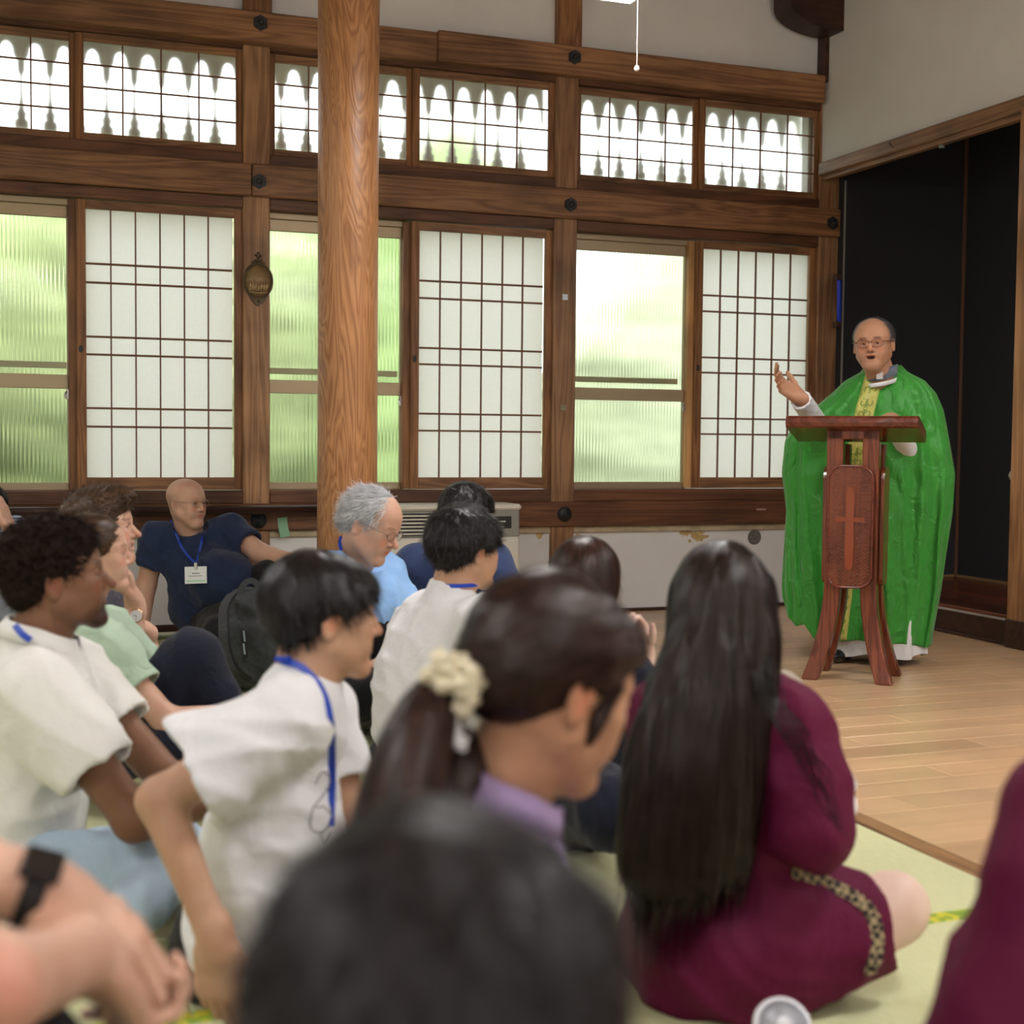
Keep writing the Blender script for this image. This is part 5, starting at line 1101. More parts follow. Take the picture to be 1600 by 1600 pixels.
# --- man with swept brown hair, watch, hand on chin
def brown_man():
    base = P(170, 1150, 4.5); base[2] = 0
    e = person(base, 'man with swept brown hair and gold wristwatch resting chin on hand')
    H = Head(P(160, 828, 4.42), 4, 6, 0, 1.0); nk = P(130, 915, 4.45); pel = P(140, 1110, 4.5); shR = P(135, 960, 4.28); shL = P(165, 950, 4.62); elb = P(203, 1060, 4.22); wr = P(211, 944, 4.22); el2 = P(240, 1045, 4.5); w2 = P(225, 985, 4.45)
    hd = head_mesh(H, .0035, nk, nose=1.05, stubble=.1, mouth_open=.002)
    h1 = hand_mesh(wr, elb, unit(UP-CR*.22), unit(CR+CF*.25), True, curl=((.8, 1.2, .8),)*4, thumb=(.6, .4)); a1 = limb(shR, elb, wr, (.05, .042, .029)).mesh(.007)
    h2 = hand_mesh(w2, el2, unit(UP*.5-CR), unit(UP), False, curl=(.7, .7, .7, .7)); body_obj([hd, a1, h1, limb(shL, el2, w2, (.048, .04, .028)).mesh(.008), h2], SK_L, e); eyes(H, e)
    s = Sdf(); torso(s, pel, nk, shL, shR, .18, .12, .16, .12, sr=.06); s.sleeve(shR, shR*.4+elb*.6, .07, .07, k=.03); s.sleeve(shL, shL*.4+el2*.6, .07, .07, k=.03); nu = unit(H.c-nk); s.cap(nk, nk+nu*.05, .066, .06, k=.03); s.neckcut(nk+nu*.01, nu); v, q = s.mesh(.010)
    mesh_np('patterned_shirt', v, q, mat('dark_dotted_shirt', (.10, .09, .12), .9, col2=(.012, .012, .02), nscale=160), e, True)
    s = Sdf(); s.ell(pel, (.18, .16, .11)); s.cap(pel, P(250, 1110, 4.3), .09, .07, k=.05); s.cap(P(250, 1110, 4.3), P(225, 1140, 4.5), .06, .05, k=.04); s.cap(pel, P(240, 1080, 4.65), .09, .07, k=.05); s.cut((0, 0, .004), (0, 0, -1)); sdf_obj(s, .012, 'trousers', CL_CREAMW, e)
    watch(e, wr*.86+elb*.14, elb-wr, unit(-CF+CR*.45), .0285, M_strap, M_gold, M_face, cr=.021)
    s = Sdf(); s.ell((0, -.018, .045), (.086, .108, .096), k=0); s.ell((0, .06, .095), (.052, .055, .032), k=.03); s.ell((0, -.055, .0), (.073, .060, .065), k=.02); s.ell((0, .118, .018), (.064, .050, .052), k=.008, sub=True); s.ell((0, .085, -.085), (.11, .095, .095), k=.012, sub=True)
    for x in (-1, 1): s.ell((x*.088, .006, -.018), (.03, .026, .034), k=.006, sub=True)
    s.cut((0, -.075, -.05), (0, .55, -1))
    hair_obj(H, s, .004, H_BROWN, e, lambda p: np.array([[.1, .35, 0]])-p*np.array([0, 4, 4])*np.array([0, 1, .4])+np.array([[0, -1.0, .0]])*(p[:, :1]*0+1)*(p[:, 2:3] < .09), n=3600, L=.065, steps=7, lift=.012, seed=9, warp=((lambda p: .003*vnoise(p*np.array([1, .4, 1]), 80, 5)), .006), tv=(.3, 1.9), jitter=.3, width=.003)
# --- bald man in navy polo with badge, against the wall
def bald_man():
    base = P(330, 1000, 7.1); base[2] = 0
    e = person(base, 'bald man with glasses in navy polo, name badge on blue lanyard, against the wall')
    H = Head(P(291, 786, 7.0), -28, -2, 0, 1.02, 1.05); nk = P(300, 838, 7.05); pel = P(335, 955, 7.12); shR = P(246, 842, 7.0); shL = P(358, 828, 7.12)
    elb = P(228, 915, 7.05); wr = P(222, 985, 7.0); el2 = P(408, 866, 6.98); w2 = P(455, 874, 6.85)
    def scl(v, t): m_ = np.clip((.055-v[:, 2])/.05, 0, 1)*np.clip((v[:, 2]+.05)/.03, 0, 1)*np.clip((.035-v[:, 1])/.04, 0, 1)*.5; m_ = m_[:, None]; t[:] = t*(1-m_)+m_*np.array([.45, .5, .55])
    hd = head_mesh(H, .0032, nk, chin=1, jaw=.004, stubble=.12, scalp=scl, browc=(.7, .6, .55)); a1 = limb(shR, elb, wr, (.06, .05, .032)).mesh(.007); a2 = limb(shL, el2, w2, (.06, .052, .033)).mesh(.007)
    body_obj([hd, a1, hand_mesh(wr, elb, unit(-UP*.6+CF*.3-CR*.35), unit(-CR*.6-CF+UP*.3), True, curl=(.3, .3, .3, .3)), a2, hand_mesh(w2, el2, unit(CR-UP*.3), unit(UP-CF*.5), False, curl=(.5, .5, .5, .5))], SK_L, e); eyes(H, e, (-.1, 1, .05))
    glasses(H, e, rimless=True, r=.0009, w=.025, hgt=.0155)
    s = Sdf(); R_ = torso(s, pel, nk, shL, shR, .19, .135, .20, .17, sr=.07, lean=.02); s.ell(P(348, 905, 6.92), (.17, .16, .14), k=.08); s.sleeve(shR, shR*.45+elb*.55+UP*.0, .085, .084, k=.045); s.sleeve(shL, shL*.38+el2*.62, .080, .080, k=.045); nu = unit(H.c-nk); s.cap(nk, nk+nu*.05, .075, .068, k=.03); s.neckcut(nk+nu*.02, nu)
    s.warp(folds(22, 28, .006, unit(UP+CR*.5)), .01); s.warp(folds(25, 20, .007, unit(CR+UP*.1)), .01); v, q = s.mesh(.008); SH = s; mesh_np('polo_shirt', v, q, CL_NAVY, e, True); collar(e, CL_NAVY, nk+UP*.0, nu, face_dir(-30), .074, .036, .03, .42)
    s = Sdf(); s.ell(pel, (.20, .18, .14)); kn = P(395, 955, 6.6); s.cap(P(340, 965, 7.0), kn, .10, .075, k=.05); s.cap(kn, P(372, 1035, 6.55), .07, .055, k=.04); s.cap(P(330, 970, 7.1), P(345, 990, 6.6), .10, .08, k=.05); s.cap(P(345, 990, 6.6), P(430, 1010, 6.7), .065, .05, k=.05); s.cap(pel, P(420, 900, 6.9), .11, .075, k=.05); s.cap(P(420, 900, 6.9), P(440, 1000, 6.75), .07, .05, k=.04); s.cut((0, 0, .004), (0, 0, -1)); sdf_obj(s, .011, 'trousers', CL_BLACK, e, folds(26, 34, .006, UP), .01)
    a = smooth_path(front_pts(SH, [(267, 812), (274, 832), (284, 855), (297, 872), (306, 880)], 6.5), 4); b = smooth_path(front_pts(SH, [(318, 818), (316, 838), (312, 860), (307, 880)], 6.5), 4)
    lanyard(e, a, w=.012, nrm=-CF+UP*.3); lanyard(e, b, w=.012, nrm=-CF+UP*.3)
    bc = front_pts(SH, [(306, 905)], 6.5, .03)[0]+UP*.02; MB().box((-.008, -.004, .028), (.008, .002, .062), .002, frame=(bc, np.array([CR, CF, UP]))).build('badge_clip', M_metal, e)
    nrm = unit(-CF+UP*.12); u_ = unit(CR+UP*.04); v_ = np.cross(nrm, u_); v_ = v_ if v_@UP > 0 else -v_
    bd = MB().box((-.053, -.040, -.002), (.053, .040, .002), .0015, frame=(bc, np.array([u_, v_, nrm]))).build('name_badge', mat('badge_white', (.72, .76, .76), .3), e)
    MB().box((-.046, -.031, .002), (.046, -.026, .0026), 0, frame=(bc, np.array([u_, v_, nrm]))).build('green_line', mat('badge_green', (.25, .6, .35), .5), bd)
    MB().tube([bc+u_*x+v_*y for x, y in ((-.053, -.04), (.053, -.04), (.053, .04), (-.053, .04))], .002, 6, closed=True).build('badge_edge', mat('clear_edge', (.8, .85, .88), .2), bd)
    k = mat('badge_print', (.10, .12, .13), .6); g = np.random.default_rng(2)
    for (y, x0, x1, h_) in ((.006, -.018, .020, .005), (-.006, -.034, .034, .0035)):
        m = MB(); x = x0
        while x < x1: w_ = g.uniform(.002, .0045); m.box((x, y, .002), (min(x+w_, x1), y+h_, .0026), 0, frame=(bc, np.array([u_, v_, nrm]))); x += w_+.0012
        m.build('badge_lettering', k, bd)

# --- older man, grey hair, light blue shirt
def old_man():
    base = P(560, 1130, 4.9); base[2] = 0
    e = person(base, 'older man with grey hair and wire glasses in light blue shirt, looking down')
    H = Head(P(580, 820, 4.72), -22, -24, 3, 1.03); nk = P(556, 882, 4.86); pel = P(562, 1085, 5.0); shR = P(520, 893, 4.68); shL = P(602, 893, 5.02)
    elb = P(505, 1000, 4.5); wr = P(560, 1050, 4.35); el2 = P(637, 1005, 4.85); w2 = P(588, 1045, 4.55)
    def scl(v, t): m_ = (np.clip((.060-v[:, 1])/.02, 0, 1)*np.clip((v[:, 2]+.03)/.02, 0, 1)*np.clip((np.abs(v[:, 0])-.02)/.02+np.clip((.0-v[:, 1])/.02, 0, 1), 0, 1)*.5)[:, None]; t[:] = t*(1-m_)+m_*np.array([.8, .95, 1.05])
    hd = head_mesh(H, .003, nk, nose=1.05, chin=0, jaw=.002, scalp=scl, browc=(.5, .45, .42)); a1 = limb(shR, elb, wr, (.05, .04, .027)).mesh(.007); a2 = limb(shL, el2, w2, (.05, .04, .027)).mesh(.006)
    body_obj([hd, a1, hand_mesh(wr, elb, unit(CR-UP*.3), UP, True, curl=(.5, .5, .5, .5)), a2, hand_mesh(w2, el2, unit(-CR-UP*.5), unit(UP-CF*.3), False, curl=(.5, .5, .5, .5))], SK_L, e); eyes(H, e, (0, 1, -.5)); glasses(H, e, r=.0012, w=.0235, hgt=.0145)
    s = Sdf(); torso(s, pel, nk, shL, shR, .165, .115, .155, .13, sr=.055); s.sleeve(shL, shL*.28+el2*.72+CR*.01, .066, .090, k=.04); s.sleeve(shR, shR*.3+elb*.7, .066, .088, k=.04); s.ell(P(590, 960, 4.8), (.12, .10, .14), k=.07); nu = unit(H.c-nk); s.cap(nk, nk+nu*.04, .066, .06, k=.03); s.neckcut(nk+nu*.012, nu)
    s.warp(folds(42, 36, .007, unit(CR+UP*.1)), .01); s.warp(folds(43, 24, .005, unit(UP+CR*.6)), .01); v, q = s.mesh(.0075); mesh_np('light_blue_shirt', v, q, CL_SKY, e, True)
    lanyard(e, front_pts(s, [(533, 850), (537, 868), (545, 885)], 4.2), w=.013, nrm=-CF+UP*.3); MB().ribbon(smooth_path([P(533, 838, 4.78), P(531, 848, 4.76), P(533, 860, 4.72)]), .012, .002, -CF).build('lanyard', M_lany, e)
    s = Sdf(); s.ell(pel, (.19, .17, .12)); s.cap(P(560, 1090, 4.8), P(560, 1085, 4.35), .10, .085, k=.05); s.cap(P(560, 1085, 4.35), P(520, 1105, 4.55), .075, .06, k=.04); s.cap(P(580, 1080, 5.0), P(650, 1075, 4.9), .10, .08, k=.05); s.cap(P(650, 1075, 4.9), P(560, 1110, 4.7), .07, .055, k=.05); s.ell(P(590, 1000, 4.78), (.10, .09, .12), k=.06); s.cut((0, 0, .004), (0, 0, -1)); sdf_obj(s, .010, 'trousers', CL_BLACK, e, folds(44, 30, .008, unit(CR-UP)), .012)
    s = Sdf(); s.ell((0, -.018, .036), (.083, .104, .090), k=0); s.ell((0, -.055, .005), (.075, .062, .066), k=.02); s.ell((0, .09, .055), (.040, .085, .07), k=.02, sub=True); s.ell((0, .108, .02), (.075, .062, .08), k=.008, sub=True); s.ell((0, .085, -.085), (.11, .095, .095), k=.012, sub=True)
    for x in (-1, 1): s.ell((x*.088, .008, -.022), (.03, .03, .034), k=.006, sub=True)
    s.cut((0, -.075, -.055), (0, .55, -1))
    hair_obj(H, s, .0038, H_GREY, e, crown_flow(H, (0, .03, .13), .4, (0, -.7, 0)), n=3600, L=.06, steps=7, lift=.012, seed=12, warp=((lambda p: .002*vnoise(p, 80, 5)), .004), tv=(.6, 1.5), base_t=.85, jitter=.35, width=.002)
# --- man in navy shirt by the heater, seen from behind
def navy_man():
    base = P(690, 1080, 5.25); base[2] = 0
    e = person(base, 'man with short black hair in navy shirt, hunched with his back turned beside the heater')
    H = Head(P(730, 808, 5.05), 62, -6, 0, 1.0); nk = P(700, 872, 5.15); pel = P(672, 1015, 5.3); shL = P(652, 885, 5.22); shR = P(765, 880, 5.05); elb = P(800, 965, 5.0); el2 = P(682, 975, 5.5); w2 = P(730, 1000, 5.6); wr = P(790, 1000, 5.4)
    hd = head_mesh(H, .004, nk); body_obj([hd, limb(shR, elb, wr, (.05, .042, .028)).mesh(.009), hand_mesh(wr, elb, CF, UP, True), limb(shL, el2, w2, (.05, .042, .028)).mesh(.008), hand_mesh(w2, el2, unit(CR+CF), UP, False)], SK_L, e); eyes(H, e)
    s = Sdf(); torso(s, pel, nk, shL, shR, .19, .13, .18, .14, sr=.07); s.sleeve(shL, shL*.45+el2*.55, .080, .085, k=.045); s.sleeve(shR, shR*.4+elb*.6, .08, .085, k=.045); nu = unit(H.c-nk); s.cap(nk, nk+nu*.06, .07, .064, k=.03); s.neckcut(nk+nu*.03, nu); s.warp(folds(52, 26, .006, unit(UP+CR*.5)), .01); v, q = s.mesh(.010); mesh_np('polo_shirt', v, q, CL_NAVY2, e, True); collar(e, CL_NAVY2, nk+nu*.01, nu, face_dir(62), .068, .035, .02, .4)
    s = Sdf(); s.ell(pel-UP*.03, (.19, .18, .13)); s.cap(pel, P(760, 1040, 5.5), .10, .08, k=.05); s.cap(pel, P(640, 1040, 5.5), .10, .08, k=.05); s.cut((0, 0, .004), (0, 0, -1)); sdf_obj(s, .014, 'trousers', CL_NAVYT, e)
    short_hair(H, e, H_BLACK, 55, 1.03, .004, -.045, n=2600, L=.03, lift=.006, wave=.003, curl=.8, jitter=.6, tv=(.6, 3), h=.005)
# --- young man in white T-shirt with wavy hair, centre
def wavy_man():
    base = P(660, 1230, 4.15); base[2] = 0
    e = person(base, 'young man with wavy black hair in plain white t-shirt, back turned, beside the hair-bow woman')
    H = Head(P(728, 858, 4.08), 38, -3, 0, 1.0); nk = P(705, 932, 4.08); pel = P(668, 1170, 4.2); shL = P(652, 985, 4.3); shR = P(760, 975, 3.92); el2 = P(680, 1100, 4.55); w2 = P(740, 1130, 4.7); elb = P(815, 1085, 3.95); wr = P(850, 1110, 4.15)
    hd = head_mesh(H, .0035, nk, chin=0); body_obj([hd, limb(shR, elb, wr, (.046, .038, .026)).mesh(.008), hand_mesh(wr, elb, unit(CR+CF), UP, True), limb(shL, el2, w2, (.046, .038, .026)).mesh(.008), hand_mesh(w2, el2, unit(CR+CF), UP, False)], SK_A, e); eyes(H, e)
    s = Sdf(); torso(s, pel, nk, shL, shR, .195, .135, .18, .145, sr=.065, k=.08); s.sleeve(shL, shL*.4+el2*.6, .075, .085, k=.05); s.sleeve(shR, shR*.35+elb*.65, .075, .09, k=.05); s.ell(P(665, 1080, 4.12), (.15, .13, .20), k=.08); nu = unit(H.c-nk); s.cap(nk, nk+nu*.06, .07, .064, k=.03); s.neckcut(nk+nu*.032, nu); s.warp(folds(62, 30, .008, unit(CR*.7+UP)), .012); s.warp(folds(63, 18, .007, unit(CR-UP*.3)), .012); v, q = s.mesh(.0085); mesh_np('t_shirt', v, q, CL_WHITE, e, True)
    s = Sdf(); s.ell(pel-UP*.04, (.19, .18, .12)); s.cap(pel, P(800, 1180, 4.3), .10, .08, k=.05); s.cap(pel, P(770, 1175, 4.5), .10, .08, k=.05); s.cut((0, 0, .004), (0, 0, -1)); sdf_obj(s, .014, 'trousers', CL_NAVYT, e)
    t = np.linspace(-.1, 1, 12); c = nk+nu*.036; pts = [c+.070*(face_dir(38)*math.cos(q)+np.cross(face_dir(38), UP)*math.sin(q))+UP*.004 for q in np.linspace(PI*.28, PI*1.72, 26)]
    MB().ribbon(pts, .012, .0025, [unit(p-c) for p in pts]).build('lanyard', M_lany, e)
    short_hair(H, e, H_BLACK, 65, 1.06, .010, -.055, n=5200, L=.06, lift=.010, wave=.004, curl=.9, jitter=.5, tv=(.5, 3.2), grav=.7)
# --- woman with dark brown hair, hand raised
def bob_woman():
    base = P(905, 1285, 3.65); base[2] = 0
    e = person(base, 'woman with dark brown hair seen from behind, one hand raised, partly hidden')
    H = Head(P(915, 920, 3.50), 70, -12, 0, .98); nk = P(905, 1010, 3.48); pel = P(905, 1240, 3.7); shL = P(830, 1060, 3.6); shR = P(980, 1055, 3.45); elb = P(1002, 1130, 3.55); wr = P(1006, 1022, 3.60); el2 = P(850, 1180, 3.8); w2 = P(900, 1180, 3.9)
    hd = head_mesh(H, .004, nk, female=True); hm = hand_mesh(wr, elb, unit(UP*.9-CR*.2), unit(CF*.6+CR*.5), True, curl=((.7, 1.0, .6), (.7, .9, .6), (.6, .9, .5), (.5, .8, .5)), thumb=(.3, .2), sc=.82)
    body_obj([hd, limb(shR, elb, wr, (.042, .036, .024)).mesh(.007), hm, limb(shL, el2, w2, (.042, .036, .024)).mesh(.009), hand_mesh(w2, el2, CF, UP, False, sc=.9)], SK_P, e); eyes(H, e)
    s = Sdf(); torso(s, pel, nk, shL, shR, .165, .115, .15, .12, sr=.05); s.sleeve(shR, shR*.4+elb*.6, .06, .07, k=.04); s.sleeve(shL, shL*.4+el2*.6, .06, .07, k=.04); nu = unit(H.c-nk); s.neckcut(nk+nu*.03, nu); s.warp(folds(72, 30, .008, unit(CR*.7+UP)), .012); v, q = s.mesh(.010); mesh_np('navy_top', v, q, CL_NAVYT, e, True)
    s = Sdf(); s.ell(pel-UP*.04, (.19, .18, .13)); s.cap(P(900, 1240, 3.5), P(960, 1270, 3.2), .11, .09, k=.06); s.cap(P(960, 1230, 3.6), P(1000, 1200, 4.0), .10, .08, k=.06); s.cut((0, 0, .004), (0, 0, -1)); sdf_obj(s, .011, 'skirt', CL_NAVYT, e, folds(74, 40, .012, unit(CR+UP*.4)), .016)
    MB().ribbon(smooth_path([P(890, 1180, 3.42), P(920, 1210, 3.30), P(940, 1240, 3.25)]), .013, .002, -CF).build('lanyard', M_lany, e)
    s = Sdf(); s.ell((0, -.018, .040), (.088, .108, .096)); s.ell((0, -.035, -.02), (.088, .085, .10), k=.03); s.cap((-.04, -.05, -.10), (.04, -.05, -.10), .055, k=.04); s.ell((0, .13, -.01), (.062, .066, .085), k=.01, sub=True)
    hair_obj(H, s, .0045, hair_mat('hair_reddish_brown', (.050, .022, .016)), e, crown_flow(H, (0, -.02, .14), 1.0), n=4200, L=.10, steps=8, lift=.003, seed=13, tv=(.4, 2.6), jitter=.15, width=.0028, warp=((lambda p: .002*vnoise(p*np.array([1, 1, .3]), 90, 5)), .004))
# --- woman with ponytail and cream flower scrunchie (close, out of focus)
def ponytail_woman():
    base = P(740, 1560, 1.62); base = base*1.0; base[2] = 0
    e = person(base, 'woman with brown ponytail tied by cream flower scrunchie, lavender collar')
    H = Head(P(862, 1072, 1.63), 30, -20, 0, .99, .98); nk = P(782, 1255, 1.64); shR = P(790, 1400, 1.50); shL = P(760, 1350, 1.83); pel = P(700, 1900, 1.62)
    elb = shR+np.array([0, 0, -.27])+CR*.05; wr = elb+CR*.2+CF*.05; el2 = shL+np.array([0, 0, -.27])+CR*.05; w2 = el2+CR*.2-CF*.03
    hd = head_mesh(H, .0028, nk, female=True, lipc=(.9, .6, .6))
    body_obj([hd, limb(shR, elb, wr, (.042, .035, .024)).mesh(.007), hand_mesh(wr, elb, CR, UP, True, sc=.92), limb(shL, el2, w2, (.042, .035, .024)).mesh(.008), hand_mesh(w2, el2, CR, UP, False, sc=.92)], SK_M, e); eyes(H, e)
    s = Sdf(); pel[2] = .13; torso(s, pel, nk, shL, shR, .16, .11, .15, .12, sr=.05); s.sleeve(shR, shR*.3+elb*.7, .06, .07, k=.04); s.sleeve(shL, shL*.3+el2*.7, .06, .07, k=.04); nu = unit(H.c-nk); s.cap(nk, nk+nu*.03, .06, .056, k=.03); s.neckcut(nk+nu*.02, nu); LV = cloth('lavender_cotton', (.38, .28, .50)); v, q = s.mesh(.009); mesh_np('lavender_shirt', v, q, LV, e, True); collar(e, LV, nk+nu*.012-CR*.004, nu, face_dir(20), .064, .040, .022, .45)
    s = Sdf(); s.ell(pel-UP*.02, (.18, .18, .12)); s.cap(pel, pel+CR*.4+CF*.12-UP*.02, .10, .08, k=.05); s.cap(pel, pel+CR*.38-CF*.12-UP*.02, .10, .08, k=.05); s.cut((0, 0, .004), (0, 0, -1)); sdf_obj(s, .014, 'skirt', CL_NAVYT, e)
    s = Sdf(); s.ell((0, -.018, .042), (.083, .108, .093)); s.ell((0, -.060, .002), (.075, .062, .062), k=.02); s.ell((0, .055, .062), (.062, .052, .048), k=.02)
    s.ell((0, .128, .006), (.060, .060, .062), k=.012, sub=True); s.ell((0, .085, -.085), (.078, .095, .075), k=.012, sub=True)
    for x in (-1, 1): s.ell((x*.088, .004, -.022), (.028, .020, .032), k=.005, sub=True)
    s.cut((0, -.055, -.060), (0, .9, -1)); s.cap((.062, .040, .02), (.072, .026, -.050), .013, .005, k=.01)
    tie = H.L(P(722, 1085, 1.60)); tie = np.array([tie[0], tie[1], tie[2]])
    HB = hair_mat('hair_chestnut', (.040, .019, .015), .5, .33)
    hair_obj(H, s, .0036, HB, e, lambda p: (tie-p)+np.array([[0, 0, .02]]), n=5600, L=.13, steps=10, lift=.003, seed=14, tv=(.4, 2.6), jitter=.012, width=.0026, warp=((lambda p: .0022*vnoise(p*np.array([1, .4, 1]), 75, 5)), .004))
    tl = [P(712, 1078, 1.60), P(675, 1105, 1.57), P(648, 1170, 1.54), P(625, 1260, 1.52), P(615, 1370, 1.51), P(625, 1480, 1.51), P(640, 1580, 1.52)]
    q = smooth_path(tl, 3); s = Sdf(); n = len(q); rs = [.022+.034*math.sin(min(k/n*1.5, 1.2)) for k in range(n)]; s.chain(q, rs, k=.01)
    HH = Head(np.zeros(3), 90); HH.R = np.eye(3); HH.s = 1
    q2 = smooth_path([P(728, 1160, 1.62), P(722, 1210, 1.60), P(700, 1290, 1.58), P(690, 1400, 1.56)], 3); s.chain(q2, [.012, .02, .026, .03, .032, .03, .028, .028, .026, .024][:len(q2)], k=.02)
    hair_obj(HH, s, .006, HB, e, lambda p: np.array([[-.25, 0, -1.]])@RW.T*0+np.array([[0, 0, -1.]])-CR*.25*(p[:, 2:3] > .75), n=3600, L=.28, steps=10, lift=.008, seed=15, tv=(.4, 2.8), jitter=.05, width=.003, name='ponytail')
    # scrunchie: ruffled cream petals
    c = P(713, 1062, 1.56); ax = unit(P(705, 1100, 1.56)-P(716, 1030, 1.56)); s = Sdf(); g = np.random.default_rng(3)
    for k in range(11):
        a = k/11*2*PI; b1 = unit(np.cross(ax, CF)); b2 = np.cross(ax, b1); s.ell(c+(b1*math.cos(a)+b2*math.sin(a))*.019+g.normal(0, .004, 3), (.016, .013, .013), frame_from(unit(g.standard_normal(3))), k=.004)
    for (x, y) in ((705, 1040), (728, 1042), (742, 1062), (738, 1085), (722, 1105), (690, 1030), (676, 1050), (700, 1068)): s.ell(P(x, y, 1.545+g.uniform(-.01, .01)), (.012, .010, .014), frame_from(unit(g.standard_normal(3))), k=.003)
    sdf_obj(s, .0022, 'flower_scrunchie', mat('cream_ruffle', (.74, .68, .50), .8, sss=.1), e, (lambda p: .0030*np.sin(vnoise(p, 90, 3)*7)), .005)
    s = Sdf(); 
    for (x, y, r_) in ((700, 1120, .011), (705, 1138, .012), (712, 1152, .010), (722, 1160, .008), (694, 1128, .008)): s.ell(P(x, y, 1.555), (r_, r_*.8, r_*1.2), k=.004)
    sdf_obj(s, .0022, 'white_ribbon', mat('white_satin', (.75, .77, .78), .35), e, (lambda p: .0022*np.sin(vnoise(p, 120, 9)*8)), .004)
    MB().ribbon(smooth_path([P(728, 1182, 1.60), P(736, 1200, 1.59), P(742, 1225, 1.58)]), .012, .002, -CF).build('lanyard', M_lany, e)
# --- girl with very long straight hair in maroon
def long_hair_girl():
    base = P(1160, 1530, 2.66); base[2] = 0
    e = person(base, 'girl with waist-length straight dark hair in maroon dress sitting on the tatami')
    H = Head(P(1128, 950, 2.64), 76, -3, 0, .96); nk = P(1128, 1040, 2.60); pel = P(1155, 1440, 2.68); shL = P(1035, 1120, 2.66); shR = P(1238, 1128, 2.56); elb = P(1268, 1296, 2.50); wr = P(1264, 1262, 2.74); el2 = P(1030, 1330, 2.74); w2 = P(1080, 1360, 2.95)
    hd = head_mesh(H, .004, nk, female=True); kn = P(1395, 1418, 2.66); hip = P(1240, 1460, 2.62); an = P(1290, 1470, 2.62)
    leg = Sdf(); leg.cap(hip, kn, .078, .062, k=.03); leg.ell(P(1392, 1420, 2.67), (.060, .060, .062), k=.03); leg.cap(kn, P(1310, 1515, 2.58), .056, .045, k=.03); leg.cut((0, 0, .004), (0, 0, -1))
    lg2 = Sdf(); lg2.cap(P(1170, 1440, 2.8), P(1300, 1400, 3.1), .075, .06); lg2.cap(P(1300, 1400, 3.1), P(1180, 1420, 2.95), .055, .045, k=.03)
    body_obj([hd, limb(shR, elb, wr, (.04, .036, .024)).mesh(.009), hand_mesh(wr, elb, unit(UP*.8+CF*.3-CR*.1), unit(CR+CF*.3), True, sc=.85, curl=(.8, .9, .6, .8)), limb(shL, el2, w2, (.04, .036, .024)).mesh(.010), hand_mesh(w2, el2, CF, UP, False, sc=.9), leg.mesh(.007), lg2.mesh(.011)], SK_P, e); eyes(H, e)
    s = Sdf(); torso(s, pel, nk, shL, shR, .155, .105, .150, .12, sr=.050, k=.07); s.chain([shR, shR*.45+elb*.55+CR*.012, elb], [.060, .066, .066], k=.035); s.cap(elb, P(1266, 1282, 2.64), .064, .046, k=.03); s.chain([shL, el2], [.056, .066], k=.035); s.cap(el2, P(1030, 1350, 2.85), .06, .05, k=.03)
    s.ell(P(1150, 1470, 2.66), (.205, .19, .15), k=.06); s.ell(P(1075, 1480, 2.66), (.11, .15, .11), k=.07); s.cap(P(1190, 1450, 2.62), P(1345, 1438, 2.62), .115, .088, k=.05); s.cap(P(1230, 1490, 2.6), P(1318, 1486, 2.60), .085, .062, k=.05)
    s.cut((0, 0, .004), (0, 0, -1)); cd = unit(P(1370, 1430, 2.66)-P(1235, 1450, 2.62)); cp = P(1358, 1440, 2.64); s.cut(cp, cd)
    nu = unit(H.c-nk); s.neckcut(nk+nu*.05, nu); s.warp(folds(82, 22, .010, unit(CR*.8+UP*.5)), .014); s.warp(folds(83, 13, .008, unit(CR-UP*.8)), .014); v, q = s.mesh(.0085); SD = s; mesh_np('maroon_dress', v, q, CL_MAROON, e, True)
    # plaid frill along the hem
    m = bpy.data.materials.new('plaid_trim'); m.use_nodes = True; N, L = nt(m); b = N['Principled BSDF']; b.inputs['Roughness'].default_value = .9; tc = N.new('ShaderNodeTexCoord'); ck = N.new('ShaderNodeTexChecker'); ck.inputs['Scale'].default_value = 85; ck.inputs[1].default_value = (.32, .25, .14, 1); ck.inputs[2].default_value = (.03, .022, .02, 1); L.new(tc.outputs['Object'], ck.inputs['Vector']); L.new(ck.outputs[0], b.inputs['Base Color'])
    hem = smooth_path(front_pts(SD, [(1238, 1362), (1262, 1368), (1285, 1376), (1308, 1387), (1332, 1400), (1354, 1417), (1368, 1444), (1371, 1474), (1367, 1500), (1358, 1520)], 2.1, .004), 6); hem_ = smooth_path([P(1238, 1352, 2.56), P(1278, 1372, 2.54), P(1315, 1395, 2.53), P(1345, 1425, 2.535), P(1362, 1450, 2.54), P(1358, 1490, 2.545), P(1352, 1515, 2.55), P(1340, 1524, 2.56)], 8)
    g = np.arange(len(hem)); MB().ribbon(hem+np.outer(np.sin(g*1.9)*.003, CR), .024, .004, -CF*.8+UP*.5+0*CR).build('plaid_frill', m, e)
    s = Sdf(); c = H.c; W_ = lambda x, y, d: P(x, y, d)
    s.ell(c+UP*.032, (.084, .100, .094), frame_from(face_dir(76)), k=0)
    for (x, y, d, rx, ry, rz) in [(1128, 940, 2.60, .090, .080, .085), (1123, 1000, 2.57, .098, .070, .11), (1110, 1090, 2.53, .118, .060, .12), (1090, 1180, 2.50, .125, .055, .13), (1076, 1270, 2.49, .122, .048, .12), (1066, 1345, 2.49, .112, .040, .085)]:
        s.ell(W_(x, y, d), (rx, ry, rz), np.array([CR, CF, UP]), k=.05)
    s.cap(P(1185, 1000, 2.54), P(1190, 1110, 2.50), .035, .018, k=.03); s.cut(P(1066, 1392, 2.49), -UP+.15*CR)
